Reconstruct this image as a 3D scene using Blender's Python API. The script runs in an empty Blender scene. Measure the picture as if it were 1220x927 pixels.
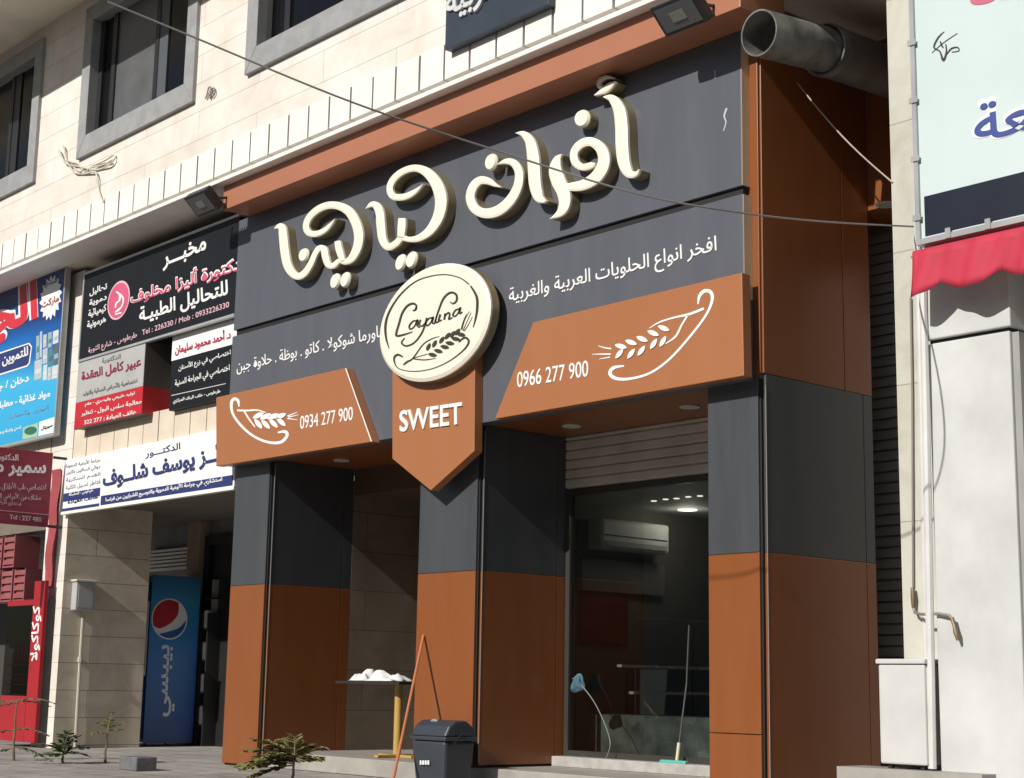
import bpy, bmesh, math, random, re
from mathutils import Vector, Matrix
from mathutils.geometry import tessellate_polygon

random.seed(7)
scene = bpy.context.scene
COL = scene.collection

# ------------------------------------------------------------------ camera
CAM = Vector((10.96, -9.0, 1.2))
YAW, PITCH, ROLL = 0.847718306, 0.184528037, 0.0179405479
FPX, PW, PH = 1896.66, 1220.0, 927.0
fw = Vector((-math.sin(YAW) * math.cos(PITCH), math.cos(YAW) * math.cos(PITCH), math.sin(PITCH)))
r0 = fw.cross(Vector((0, 0, 1))).normalized()
u0 = r0.cross(fw)
RT = math.cos(ROLL) * r0 + math.sin(ROLL) * u0
UP = -math.sin(ROLL) * r0 + math.cos(ROLL) * u0
cd = bpy.data.cameras.new('camera')
cam = bpy.data.objects.new('camera', cd)
COL.objects.link(cam)
M = Matrix(((RT.x, UP.x, -fw.x), (RT.y, UP.y, -fw.y), (RT.z, UP.z, -fw.z))).to_4x4()
M.translation = CAM
cam.matrix_world = M
cd.sensor_fit = 'HORIZONTAL'
cd.sensor_width = 36.0
cd.lens = 36.0 * FPX / PW
cd.clip_end = 600
scene.camera = cam

# ------------------------------------------------------------------ light
SUN_TO = Vector((-0.065, 1.0, -0.63)).normalized()
sd = bpy.data.lights.new('sun', 'SUN')
sd.energy = 4.6
sd.angle = math.radians(0.5)
sd.color = (1.0, 0.955, 0.88)
sun = bpy.data.objects.new('sun', sd)
COL.objects.link(sun)
sun.rotation_euler = SUN_TO.to_track_quat('-Z', 'Y').to_euler()
sun.location = (4, -12, 14)
w = bpy.data.worlds.new('World')
scene.world = w
w.use_nodes = True
nt = w.node_tree
sky = nt.nodes.new('ShaderNodeTexSky')
sky.sky_type = 'NISHITA'
sky.sun_disc = False
sky.sun_elevation = math.asin(-SUN_TO.z)
sky.sun_rotation = math.atan2(-SUN_TO.x, -SUN_TO.y)
bg = nt.nodes['Background']
bg.inputs[1].default_value = 0.06
nt.links.new(sky.outputs[0], bg.inputs[0])
vs = scene.view_settings
vs.view_transform = 'Standard'
vs.look = 'None'
vs.gamma = 1.0
vs.exposure = 0.0
vs.use_curve_mapping = False

# ------------------------------------------------------------------ survey helpers (photo point -> point of a known plane)
def ray(x, y):
    return RT * ((x - PW / 2) / FPX) + UP * (-(y - PH / 2) / FPX) + fw
def at_y(x, y, Y):
    d = ray(x, y); return CAM + d * ((Y - CAM.y) / d.y)
def at_x(x, y, X):
    d = ray(x, y); return CAM + d * ((X - CAM.x) / d.x)
def at_z(x, y, Z):
    d = ray(x, y); return CAM + d * ((Z - CAM.z) / d.z)

# ------------------------------------------------------------------ materials
MATS = {}
def lin(c):
    return tuple(((v / 255) / 12.92 if v / 255 <= 0.04045 else ((v / 255 + 0.055) / 1.055) ** 2.4) for v in c)
def mat(name, col, rough=0.6, metal=0.0, var=0.10, scale=3.0, bump=0.0, bscale=40.0, spec=0.5, stretch=None, coat=0.0):
    if name in MATS: return MATS[name]
    m = bpy.data.materials.new(name); m.use_nodes = True
    n = m.node_tree.nodes; l = m.node_tree.links
    b = n['Principled BSDF']
    b.inputs['Roughness'].default_value = rough
    b.inputs['Metallic'].default_value = metal
    b.inputs['Specular IOR Level'].default_value = spec
    b.inputs['Coat Weight'].default_value = coat
    b.inputs['Coat Roughness'].default_value = 0.12
    g = n.new('ShaderNodeNewGeometry')
    vec = g.outputs['Position']
    if stretch:
        mp = n.new('ShaderNodeMapping'); mp.inputs['Scale'].default_value = stretch
        l.new(vec, mp.inputs['Vector']); vec = mp.outputs['Vector']
    no = n.new('ShaderNodeTexNoise'); no.inputs['Scale'].default_value = scale
    no.inputs['Detail'].default_value = 6; no.inputs['Roughness'].default_value = 0.6
    l.new(vec, no.inputs['Vector'])
    rp = n.new('ShaderNodeValToRGB')
    rp.color_ramp.elements[0].position = 0.3; rp.color_ramp.elements[1].position = 0.7
    rp.color_ramp.elements[0].color = tuple(c * (1 - var) for c in col) + (1,)
    rp.color_ramp.elements[1].color = tuple(min(1, c * (1 + var * 0.6)) for c in col) + (1,)
    l.new(no.outputs['Fac'], rp.inputs['Fac']); l.new(rp.outputs['Color'], b.inputs['Base Color'])
    mr = n.new('ShaderNodeMapRange')
    mr.inputs['To Min'].default_value = max(0, rough - 0.08); mr.inputs['To Max'].default_value = min(1, rough + 0.1)
    l.new(no.outputs['Fac'], mr.inputs['Value']); l.new(mr.outputs['Result'], b.inputs['Roughness'])
    if bump:
        nb = n.new('ShaderNodeTexNoise'); nb.inputs['Scale'].default_value = bscale; nb.inputs['Detail'].default_value = 4
        l.new(g.outputs['Position'], nb.inputs['Vector'])
        bp = n.new('ShaderNodeBump'); bp.inputs['Strength'].default_value = bump; bp.inputs['Distance'].default_value = 0.01
        l.new(nb.outputs['Fac'], bp.inputs['Height']); l.new(bp.outputs['Normal'], b.inputs['Normal'])
    MATS[name] = m
    return m

def cladding(name, col, rough=.32, dust=.10, seed=0.0):
    m = bpy.data.materials.new(name); m.use_nodes = True
    n = m.node_tree.nodes; l = m.node_tree.links; b = n['Principled BSDF']
    g = n.new('ShaderNodeNewGeometry')
    mp = n.new('ShaderNodeMapping'); mp.inputs['Scale'].default_value = (2.2, 2.2, .35); mp.inputs['Location'].default_value = (seed, 0, seed)
    l.new(g.outputs['Position'], mp.inputs['Vector'])
    st = n.new('ShaderNodeTexNoise'); st.inputs['Scale'].default_value = 2.2; st.inputs['Detail'].default_value = 8; st.inputs['Roughness'].default_value = .7
    l.new(mp.outputs['Vector'], st.inputs['Vector'])
    rp = n.new('ShaderNodeValToRGB'); rp.color_ramp.elements[0].position = .42; rp.color_ramp.elements[1].position = .78
    rp.color_ramp.elements[0].color = (0, 0, 0, 1); rp.color_ramp.elements[1].color = (1, 1, 1, 1)
    l.new(st.outputs['Fac'], rp.inputs['Fac'])
    mx = n.new('ShaderNodeMix'); mx.data_type = 'RGBA'
    mu = n.new('ShaderNodeMath'); mu.operation = 'MULTIPLY'; mu.inputs[1].default_value = dust
    l.new(rp.outputs['Color'], mu.inputs[0]); l.new(mu.outputs[0], mx.inputs['Factor'])
    mx.inputs['A'].default_value = col + (1,); mx.inputs['B'].default_value = (.32, .22, .13, 1) if col[0] > .15 else (.30, .29, .28, 1)
    l.new(mx.outputs['Result'], b.inputs['Base Color'])
    mr = n.new('ShaderNodeMapRange'); mr.inputs['To Min'].default_value = rough - .06; mr.inputs['To Max'].default_value = rough + .16
    l.new(st.outputs['Fac'], mr.inputs['Value']); l.new(mr.outputs['Result'], b.inputs['Roughness'])
    bn = n.new('ShaderNodeTexNoise'); bn.inputs['Scale'].default_value = 1.1; bn.inputs['Detail'].default_value = 1.5
    l.new(g.outputs['Position'], bn.inputs['Vector'])
    bp = n.new('ShaderNodeBump'); bp.inputs['Strength'].default_value = .35; bp.inputs['Distance'].default_value = .02
    l.new(bn.outputs['Fac'], bp.inputs['Height']); l.new(bp.outputs['Normal'], b.inputs['Normal'])
    MATS[name] = m
    return m

def stone(name, c1, c2, joint, course=0.335, length=0.72, axis='xz', dirt=0.15, off=(0, 0), rough=0.75):
    m = bpy.data.materials.new(name); m.use_nodes = True
    n = m.node_tree.nodes; l = m.node_tree.links; b = n['Principled BSDF']
    g = n.new('ShaderNodeNewGeometry')
    s = n.new('ShaderNodeSeparateXYZ'); l.new(g.outputs['Position'], s.inputs[0])
    c = n.new('ShaderNodeCombineXYZ')
    ad = n.new('ShaderNodeMath'); ad.operation = 'ADD'; ad.inputs[1].default_value = 40 + off[0]
    l.new(s.outputs['Y' if axis == 'yz' else 'X'], ad.inputs[0]); l.new(ad.outputs[0], c.inputs['X'])
    az = n.new('ShaderNodeMath'); az.operation = 'ADD'; az.inputs[1].default_value = 10 + off[1]
    l.new(s.outputs['Y' if axis == 'xy' else 'Z'], az.inputs[0]); l.new(az.outputs[0], c.inputs['Y'])
    br = n.new('ShaderNodeTexBrick')
    br.inputs['Scale'].default_value = 1.0
    br.inputs['Brick Width'].default_value = length; br.inputs['Row Height'].default_value = course
    br.inputs['Mortar Size'].default_value = 0.009 if axis == 'xy' else 0.004; br.inputs['Mortar Smooth'].default_value = 0.2
    br.inputs['Bias'].default_value = -0.1
    br.inputs['Color1'].default_value = c1 + (1,); br.inputs['Color2'].default_value = c2 + (1,)
    br.inputs['Mortar'].default_value = joint + (1,)
    l.new(c.outputs[0], br.inputs['Vector'])
    no = n.new('ShaderNodeTexNoise'); no.inputs['Scale'].default_value = 1.7; no.inputs['Detail'].default_value = 9
    no.inputs['Roughness'].default_value = 0.68; no.inputs['Distortion'].default_value = 0.6
    l.new(g.outputs['Position'], no.inputs['Vector'])
    rp = n.new('ShaderNodeValToRGB')
    rp.color_ramp.elements[0].position = 0.3; rp.color_ramp.elements[1].position = 0.62
    v = 1 - dirt
    rp.color_ramp.elements[0].color = (v, v * 0.97, v * 0.93, 1); rp.color_ramp.elements[1].color = (1, 1, 1, 1)
    l.new(no.outputs['Fac'], rp.inputs['Fac'])
    mx = n.new('ShaderNodeMix'); mx.data_type = 'RGBA'; mx.blend_type = 'MULTIPLY'; mx.inputs['Factor'].default_value = 1
    l.new(br.outputs['Color'], mx.inputs['A']); l.new(rp.outputs['Color'], mx.inputs['B'])
    l.new(mx.outputs['Result'], b.inputs['Base Color'])
    b.inputs['Roughness'].default_value = rough
    bp = n.new('ShaderNodeBump'); bp.inputs['Strength'].default_value = 0.5; bp.inputs['Distance'].default_value = 0.01; bp.invert = True
    l.new(br.outputs['Fac'], bp.inputs['Height']); l.new(bp.outputs['Normal'], b.inputs['Normal'])
    MATS[name] = m
    return m

def glass(name, tint=(0.9, 0.95, 0.95), gloss=0.12, rough=0.02, ior=1.5):
    m = bpy.data.materials.new(name); m.use_nodes = True
    n = m.node_tree.nodes; l = m.node_tree.links
    n.remove(n['Principled BSDF'])
    t = n.new('ShaderNodeBsdfTransparent'); t.inputs[0].default_value = tint + (1,)
    g = n.new('ShaderNodeBsdfGlossy'); g.inputs['Roughness'].default_value = rough
    fr = n.new('ShaderNodeFresnel'); fr.inputs['IOR'].default_value = ior
    ad = n.new('ShaderNodeMath'); ad.operation = 'ADD'; ad.inputs[1].default_value = gloss; ad.use_clamp = True
    l.new(fr.outputs[0], ad.inputs[0])
    gm = n.new('ShaderNodeNewGeometry'); sb = n.new('ShaderNodeMath'); sb.operation = 'SUBTRACT'; sb.inputs[0].default_value = 1.0
    l.new(gm.outputs['Backfacing'], sb.inputs[1]); ml = n.new('ShaderNodeMath'); ml.operation = 'MULTIPLY'
    l.new(ad.outputs[0], ml.inputs[0]); l.new(sb.outputs[0], ml.inputs[1])
    mx = n.new('ShaderNodeMixShader'); l.new(ml.outputs[0], mx.inputs[0]); l.new(t.outputs[0], mx.inputs[1]); l.new(g.outputs[0], mx.inputs[2])
    l.new(mx.outputs[0], n['Material Output'].inputs['Surface'])
    MATS[name] = m
    return m

def emit(name, col, s):
    m = bpy.data.materials.new(name); m.use_nodes = True
    b = m.node_tree.nodes['Principled BSDF']
    b.inputs['Base Color'].default_value = col + (1,)
    b.inputs['Emission Color'].default_value = col + (1,); b.inputs['Emission Strength'].default_value = s
    MATS[name] = m
    return m

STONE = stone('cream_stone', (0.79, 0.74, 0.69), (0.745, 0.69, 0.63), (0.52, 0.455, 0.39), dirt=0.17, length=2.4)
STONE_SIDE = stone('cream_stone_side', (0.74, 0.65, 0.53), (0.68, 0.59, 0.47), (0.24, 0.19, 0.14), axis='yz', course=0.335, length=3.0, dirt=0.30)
STONE_TILE = mat('stone_tile', (0.84, 0.795, 0.735), 0.75, var=0.06, scale=2.2)
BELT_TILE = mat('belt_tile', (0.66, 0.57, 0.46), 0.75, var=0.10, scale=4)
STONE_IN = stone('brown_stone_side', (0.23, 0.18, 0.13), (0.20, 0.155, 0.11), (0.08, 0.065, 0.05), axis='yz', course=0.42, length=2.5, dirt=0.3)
LEDGE = mat('white_ledge', (0.80, 0.78, 0.74), 0.6, var=0.08)
SOFFIT = mat('painted_soffit', (0.82, 0.73, 0.61), 0.8, var=0.14, scale=1.2)
CONCRETE = mat('stained_concrete', (0.20, 0.18, 0.14), 0.9, var=0.6, scale=5, bump=0.4)
ASPHALT = mat('asphalt', (0.13, 0.125, 0.115), 0.9, var=0.25, scale=6, bump=0.4, bscale=120)
PAVING = stone('paving', (0.42, 0.40, 0.37), (0.38, 0.36, 0.335), (0.10, 0.095, 0.09), course=0.4, length=0.4, dirt=0.45, axis='xy')
GREYSTONE = mat('grey_stone', (0.30, 0.30, 0.305), 0.6, var=0.18, scale=7)
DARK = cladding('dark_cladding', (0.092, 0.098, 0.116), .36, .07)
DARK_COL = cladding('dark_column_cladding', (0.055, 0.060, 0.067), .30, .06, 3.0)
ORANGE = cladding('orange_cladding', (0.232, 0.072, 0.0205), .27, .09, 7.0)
ORANGE_SIGN = cladding('orange_sign_sheet', (0.36, 0.138, 0.056), .36, .08, 11.0)
ORANGE_BEAM = mat('brown_beam', (0.40, 0.165, 0.095), 0.34, var=0.05, scale=0.9)
BLACK = mat('black_gap', (0.012, 0.012, 0.012), 0.7)
BLACKP = mat('black_paint', (0.02, 0.02, 0.022), 0.45)
CREAM = mat('cream_letter', (0.83, 0.78, 0.66), 0.38, var=0.05, scale=3)
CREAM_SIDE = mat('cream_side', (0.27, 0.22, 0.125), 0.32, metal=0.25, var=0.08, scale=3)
WHITE = mat('white_vinyl', (0.80, 0.80, 0.79), 0.5, var=0.03)
WHITEP = mat('white_paint', (0.54, 0.55, 0.54), 0.65, var=0.17, scale=1.6, bump=0.05)
INK = mat('dark_ink', (0.04, 0.035, 0.025), 0.6)
STEEL = mat('galvanised_steel', (0.22, 0.215, 0.20), 0.55, metal=0.3, var=0.55, scale=6, bump=0.5, bscale=7)
ALU = mat('aluminium', (0.55, 0.55, 0.54), 0.4, metal=0.5, var=0.08)
SHUTTER = mat('shutter_steel', (0.30, 0.28, 0.25), 0.5, metal=0.2, var=0.2, scale=4)
CABLE = mat('grey_cable', (0.22, 0.20, 0.18), 0.6)
CABLEW = mat('white_cable', (0.60, 0.56, 0.48), 0.6)

# ------------------------------------------------------------------ mesh helpers
ORG = {}
class MB:
    def __init__(s): s.v = []; s.f = []; s.m = []; s.mi = 0
    def add(s, vs, fs):
        b = len(s.v); s.v += [Vector(v) for v in vs]
        for f in fs: s.f.append([i + b for i in f]); s.m.append(s.mi)
        return s
    def box(s, x0, x1, y0, y1, z0, z1):
        x0, x1 = sorted((x0, x1)); y0, y1 = sorted((y0, y1)); z0, z1 = sorted((z0, z1))
        return s.add([(x0, y0, z0), (x1, y0, z0), (x1, y1, z0), (x0, y1, z0), (x0, y0, z1), (x1, y0, z1), (x1, y1, z1), (x0, y1, z1)],
                     [(0, 3, 2, 1), (4, 5, 6, 7), (0, 1, 5, 4), (1, 2, 6, 5), (2, 3, 7, 6), (3, 0, 4, 7)])
    def prism(s, front, back):
        # two rings of matching points, closed solid
        n = len(front)
        return s.add(list(front) + list(back), [tuple(range(n)), tuple(range(2 * n - 1, n - 1, -1))] +
                     [(i, n + i, n + (i + 1) % n, (i + 1) % n) for i in range(n)])
    def slab_xz(s, poly, y0, y1):       # poly: (x,z) ring, from depth y0 (front) to y1 (back)
        return s.prism([(x, y0, z) for x, z in poly], [(x, y1, z) for x, z in poly])
    def ring(s, c, ax, r, n=16):
        ax = Vector(ax).normalized()
        a = ax.orthogonal().normalized(); b = ax.cross(a)
        return [Vector(c) + (a * math.cos(2 * math.pi * i / n) + b * math.sin(2 * math.pi * i / n)) * r for i in range(n)]
    def tube(s, pts, r, n=8, cap=True):
        pts = [Vector(p) for p in pts]
        rs = r if isinstance(r, (list, tuple)) else [r] * len(pts)
        rings = []; prev = None
        for i, p in enumerate(pts):
            t = (pts[min(i + 1, len(pts) - 1)] - pts[max(i - 1, 0)])
            if t.length < 1e-9: t = Vector((0, 0, 1))
            t.normalize()
            a = t.orthogonal().normalized() if prev is None else (prev - t * prev.dot(t)).normalized()
            prev = a; b = t.cross(a)
            rings.append([p + (a * math.cos(2 * math.pi * k / n) + b * math.sin(2 * math.pi * k / n)) * rs[i] for k in range(n)])
        vs = [v for rg in rings for v in rg]; fs = []
        for i in range(len(pts) - 1):
            for k in range(n):
                fs.append((i * n + k, i * n + (k + 1) % n, (i + 1) * n + (k + 1) % n, (i + 1) * n + k))
        if cap: fs += [tuple(range(n - 1, -1, -1)), tuple(range((len(pts) - 1) * n, len(pts) * n))]
        return s.add(vs, fs)
    def build(s, name, mats, parent=None, bevel=0.0, smooth=False, origin=None):
        if not isinstance(mats, (list, tuple)): mats = [mats]
        if parent is not None: o0 = ORG[parent]
        elif origin is not None: o0 = Vector(origin)
        else:
            xs = [v.x for v in s.v]; ys = [v.y for v in s.v]; zs = [v.z for v in s.v]
            o0 = Vector(((min(xs) + max(xs)) / 2, (min(ys) + max(ys)) / 2, min(zs)))
        me = bpy.data.meshes.new(name)
        me.from_pydata([tuple(v - o0) for v in s.v], [], s.f)
        for m in mats: me.materials.append(m)
        for p, mi in zip(me.polygons, s.m): p.material_index = mi; p.use_smooth = smooth
        bm = bmesh.new(); bm.from_mesh(me)
        bmesh.ops.recalc_face_normals(bm, faces=bm.faces)
        bm.to_mesh(me); bm.free()
        if smooth:
            me.set_sharp_from_angle(angle=math.radians(40))
        ob = bpy.data.objects.new(name, me); COL.objects.link(ob)
        if parent is not None: ob.parent = parent
        else: ob.location = o0
        ORG[ob] = o0
        if bevel:
            md = ob.modifiers.new('bevel', 'BEVEL'); md.width = bevel; md.segments = 2; md.limit_method = 'ANGLE'
        return ob

def tag(o, label, cat, group=None, kind=None):
    if label: o['label'] = label
    if cat: o['category'] = cat
    if group: o['group'] = group
    if kind: o['kind'] = kind
    return o
def thing(name, loc, label, cat, group=None):
    o = bpy.data.objects.new(name, None); o.empty_display_size = 0.2
    COL.objects.link(o); o.location = loc; ORG[o] = Vector(loc)
    return tag(o, label, cat, group)
def struct(o): o['kind'] = 'structure'; return o

# ---- lettering
AR = {'ا': (0xFE8D, 0xFE8E), 'أ': (0xFE83, 0xFE84), 'إ': (0xFE87, 0xFE88), 'آ': (0xFE81, 0xFE82), 'ب': (0xFE8F, 0xFE90, 0xFE91, 0xFE92),
      'ة': (0xFE93, 0xFE94), 'ت': (0xFE95, 0xFE96, 0xFE97, 0xFE98), 'ث': (0xFE99, 0xFE9A, 0xFE9B, 0xFE9C), 'ج': (0xFE9D, 0xFE9E, 0xFE9F, 0xFEA0),
      'ح': (0xFEA1, 0xFEA2, 0xFEA3, 0xFEA4), 'خ': (0xFEA5, 0xFEA6, 0xFEA7, 0xFEA8), 'د': (0xFEA9, 0xFEAA), 'ذ': (0xFEAB, 0xFEAC),
      'ر': (0xFEAD, 0xFEAE), 'ز': (0xFEAF, 0xFEB0), 'س': (0xFEB1, 0xFEB2, 0xFEB3, 0xFEB4), 'ش': (0xFEB5, 0xFEB6, 0xFEB7, 0xFEB8),
      'ص': (0xFEB9, 0xFEBA, 0xFEBB, 0xFEBC), 'ض': (0xFEBD, 0xFEBE, 0xFEBF, 0xFEC0), 'ط': (0xFEC1, 0xFEC2, 0xFEC3, 0xFEC4),
      'ظ': (0xFEC5, 0xFEC6, 0xFEC7, 0xFEC8), 'ع': (0xFEC9, 0xFECA, 0xFECB, 0xFECC), 'غ': (0xFECD, 0xFECE, 0xFECF, 0xFED0),
      'ف': (0xFED1, 0xFED2, 0xFED3, 0xFED4), 'ق': (0xFED5, 0xFED6, 0xFED7, 0xFED8), 'ك': (0xFED9, 0xFEDA, 0xFEDB, 0xFEDC),
      'ل': (0xFEDD, 0xFEDE, 0xFEDF, 0xFEE0), 'م': (0xFEE1, 0xFEE2, 0xFEE3, 0xFEE4), 'ن': (0xFEE5, 0xFEE6, 0xFEE7, 0xFEE8),
      'ه': (0xFEE9, 0xFEEA, 0xFEEB, 0xFEEC), 'و': (0xFEED, 0xFEEE), 'ى': (0xFEEF, 0xFEF0), 'ي': (0xFEF1, 0xFEF2, 0xFEF3, 0xFEF4),
      'ئ': (0xFE89, 0xFE8A, 0xFE8B, 0xFE8C), 'ء': (0xFE80,), 'ـ': (0x640, 0x640, 0x640, 0x640)}
LAM = {'ا': (0xFEFB, 0xFEFC), 'أ': (0xFEF7, 0xFEF8)}
def shape_ar(t):
    out = []; i = 0
    def dual(c): return c in AR and len(AR[c]) == 4
    def joins(c): return c in AR and len(AR[c]) > 1
    while i < len(t):
        c = t[i]
        if c not in AR: out.append(c); i += 1; continue
        pj = i > 0 and dual(t[i - 1])
        if c == 'ل' and i + 1 < len(t) and t[i + 1] in LAM:
            out.append(chr(LAM[t[i + 1]][1 if pj else 0])); i += 2; continue
        nj = dual(c) and i + 1 < len(t) and joins(t[i + 1])
        f = AR[c]
        k = (3 if nj else 1) if pj and len(f) > 1 else (2 if nj else 0)
        out.append(chr(f[k])); i += 1
    # visual order, keeping Latin / digit runs left to right
    s = ''.join(out); res = []; pos = 0
    for mm in re.finditer(r'[A-Za-z0-9](?:[A-Za-z0-9 :/.-]*[A-Za-z0-9])?', s):
        res.append(s[pos:mm.start()][::-1]); res.append(mm.group(0)); pos = mm.end()
    res.append(s[pos:][::-1])
    return ''.join(reversed(res))
GLY = {}
def area2(p): return sum(p[i].x * p[(i + 1) % len(p)].y - p[(i + 1) % len(p)].x * p[i].y for i in range(len(p)))
def inside(q, p):
    r = False; j = len(p) - 1
    for i in range(len(p)):
        if (p[i].y > q.y) != (p[j].y > q.y) and q.x < (p[j].x - p[i].x) * (q.y - p[i].y) / (p[j].y - p[i].y) + p[i].x: r = not r
        j = i
    return r
def text_mesh(s, bold, spacing=1.0):
    """outlines of the built-in font, each outer contour filled and thickened on its own (letters overlap each other)"""
    k = (s, bold, spacing)
    if k in GLY: return GLY[k]
    body = shape_ar(s) if any(c in AR for c in s) else s
    c = bpy.data.curves.new('lettering', 'FONT'); c.body = body; c.size = 1.0; c.space_character = spacing
    o = bpy.data.objects.new('lettering', c); COL.objects.link(o)
    dg = bpy.context.evaluated_depsgraph_get()
    cu = o.evaluated_get(dg).to_curve(dg)
    polys = []
    for sp in cu.splines:
        bp = sp.bezier_points; n = len(bp); P = []
        for i in range(n):
            p, q = bp[i], bp[(i + 1) % n]
            st = 1 if (p.handle_right - p.co).length + (q.handle_left - q.co).length < 1e-5 or ((p.handle_right - p.co).cross(q.co - p.co).length < 1e-6 and (q.handle_left - p.co).cross(q.co - p.co).length < 1e-6) else 5
            for t_ in range(st):
                t = t_ / st; u = 1 - t
                P.append(p.co * u ** 3 + p.handle_right * (3 * u * u * t) + q.handle_left * (3 * u * t * t) + q.co * t ** 3)
        Q = []
        for p in P:
            v = Vector((p.x, p.y, 0))
            if not Q or (v - Q[-1]).length > 1e-4: Q.append(v)
        if len(Q) > 2 and (Q[0] - Q[-1]).length < 1e-4: Q.pop()
        if len(Q) > 2: polys.append(Q)
    o.to_curve_clear(); o.evaluated_get(dg).to_curve_clear()
    bpy.data.objects.remove(o); bpy.data.curves.remove(c)
    # a contour lying wholly inside one that runs the other way is a hole; every other contour is solid
    ars = [area2(p) for p in polys]; box = [(min(v.x for v in p), max(v.x for v in p), min(v.y for v in p), max(v.y for v in p)) for p in polys]
    owner = {}
    for i, p in enumerate(polys):
        best = None
        for j, q in enumerate(polys):
            if i == j or ars[i] * ars[j] >= 0 or abs(ars[j]) <= abs(ars[i]): continue
            b1, b2 = box[i], box[j]
            if b1[0] < b2[0] or b1[1] > b2[1] or b1[2] < b2[2] or b1[3] > b2[3]: continue
            if all(inside(v, q) for v in p) and (best is None or abs(ars[j]) < abs(ars[best])): best = j
        if best is not None: owner[i] = best
    if bold:
        for i, p in enumerate(polys):
            n = len(p); out = []; sg = (1 if ars[i] > 0 else -1) * (-1 if i in owner else 1)
            for j in range(n):
                d1 = (p[j] - p[j - 1]).normalized(); d2 = (p[(j + 1) % n] - p[j]).normalized()
                nn = Vector((d1.y + d2.y, -d1.x - d2.x, 0))
                nn = nn.normalized() if nn.length > .2 else Vector((d1.y, -d1.x, 0))
                out.append(p[j] + nn * bold * sg)
            polys[i] = out
    grp = [[p] + [polys[q] for q in owner if owner[q] == i] for i, p in enumerate(polys) if i not in owner]
    vs = []; fs = []
    for gi, g in enumerate(grp):
        flat = [v for p in g for v in p]; b0 = len(vs); n = len(flat); zt = .5 + .10 * (gi % 5)
        vs += [Vector((v.x, v.y, zt)) for v in flat] + [Vector((v.x, v.y, -.5)) for v in flat]
        for t in tessellate_polygon(g): fs.append(tuple(b0 + i for i in t))
        k0 = 0
        for p in g:
            m = len(p)
            for j in range(m):
                a_, b_ = b0 + k0 + j, b0 + k0 + (j + 1) % m
                fs.append((a_, b_, b_ + n, a_ + n))
            k0 += m
    GLY[k] = (vs, fs)
    return GLY[k]
def text(parent, s, BL, BR, TL, plane, m, bold=0.0, depth=0.004, face='y', name='lettering', rot=False, spacing=1.0, mb=None):
    """lettering fitted to the rectangle spanned by three surveyed corners on a wall plane"""
    vs, fs = text_mesh(s, bold, spacing)
    if rot: vs = [Vector((-v.y, v.x, v.z)) for v in vs]
    f = at_y if face == 'y' else at_x
    a, b, c = f(*BL, plane), f(*BR, plane), f(*TL, plane)
    x0, x1 = min(v.x for v in vs), max(v.x for v in vs); y0, y1 = min(v.y for v in vs), max(v.y for v in vs)
    out = []
    for v in vs:
        u = (v.x - x0) / (x1 - x0); t = (v.y - y0) / (y1 - y0)
        p = a + (b - a) * u + (c - a) * t
        dd = depth * (v.z + 0.5)
        if face == 'y': p.y = plane - dd
        else: p.x = plane + dd
        out.append(p)
    if mb is not None: mb.add(out, fs); return None
    m2 = MB(); m2.add(out, fs)
    return m2.build(name, m, parent)

def catmull(P, n=7):
    P = [tuple(p) for p in P]; out = []
    Q = [P[0]] + P + [P[-1]]
    for i in range(1, len(Q) - 2):
        for k in range(n):
            t = k / n
            out.append(tuple(0.5 * (2 * Q[i][j] + (Q[i + 1][j] - Q[i - 1][j]) * t + (2 * Q[i - 1][j] - 5 * Q[i][j] + 4 * Q[i + 1][j] - Q[i + 2][j]) * t * t
                             + (-Q[i - 1][j] + 3 * Q[i][j] - 3 * Q[i + 1][j] + Q[i + 2][j]) * t ** 3) for j in range(len(P[0]))))
    out.append(P[-1]); return out
def stroke_sides(P, n=7):
    C = catmull(P, n); L = []; R = []
    for i, (x, y, w_) in enumerate(C):
        a = C[max(i - 1, 0)]; b = C[min(i + 1, len(C) - 1)]
        dx, dy = b[0] - a[0], b[1] - a[1]; h = math.hypot(dx, dy) or 1
        nx, ny = -dy / h, dx / h
        L.append((x + nx * w_ / 2, y + ny * w_ / 2)); R.append((x - nx * w_ / 2, y - ny * w_ / 2))
    return L, R
def flat_stroke(mb, P, plane, depth=0.003, face='y', n=6, tf=None):
    """ribbon of painted / cut vinyl with real thickness, P = (px, py, width_px)"""
    if tf: P = [(tf[0] + tf[2] * a, tf[1] + tf[2] * b, tf[2] * c) for a, b, c in P]
    L, R = stroke_sides(P, n); f = at_y if face == 'y' else at_x
    off = Vector((0, -depth, 0)) if face == 'y' else Vector((depth, 0, 0))
    vs = []; fs = []
    for (l, r) in zip(L, R):
        p, q = f(*l, plane), f(*r, plane); vs += [p + off, q + off, p, q]
    for i in range(len(L) - 1):
        a = 4 * i; b = a + 4
        fs += [(a, a + 1, b + 1, b), (a, b, b + 2, a + 2), (a + 1, a + 3, b + 3, b + 1)]
    mb.add(vs, fs)
def flat_ellipse(mb, c, rx, ry, ang, plane, depth=0.003, face='y', tf=None, n=20, pointy=0.0):
    if tf: c = (tf[0] + tf[2] * c[0], tf[1] + tf[2] * c[1]); rx *= tf[2]; ry *= tf[2]
    f = at_y if face == 'y' else at_x
    ca, sa = math.cos(ang), math.sin(ang); F = []; B = []
    off = Vector((0, -depth, 0)) if face == 'y' else Vector((depth, 0, 0))
    for i in range(n):
        t = 2 * math.pi * i / n
        x = rx * math.cos(t); y = ry * math.sin(t) * (1 - pointy * abs(math.cos(t)) ** 3)
        p = f(c[0] + x * ca - y * sa, c[1] + x * sa + y * ca, plane); F.append(p + off); B.append(p)
    mb.prism(F, B)
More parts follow.
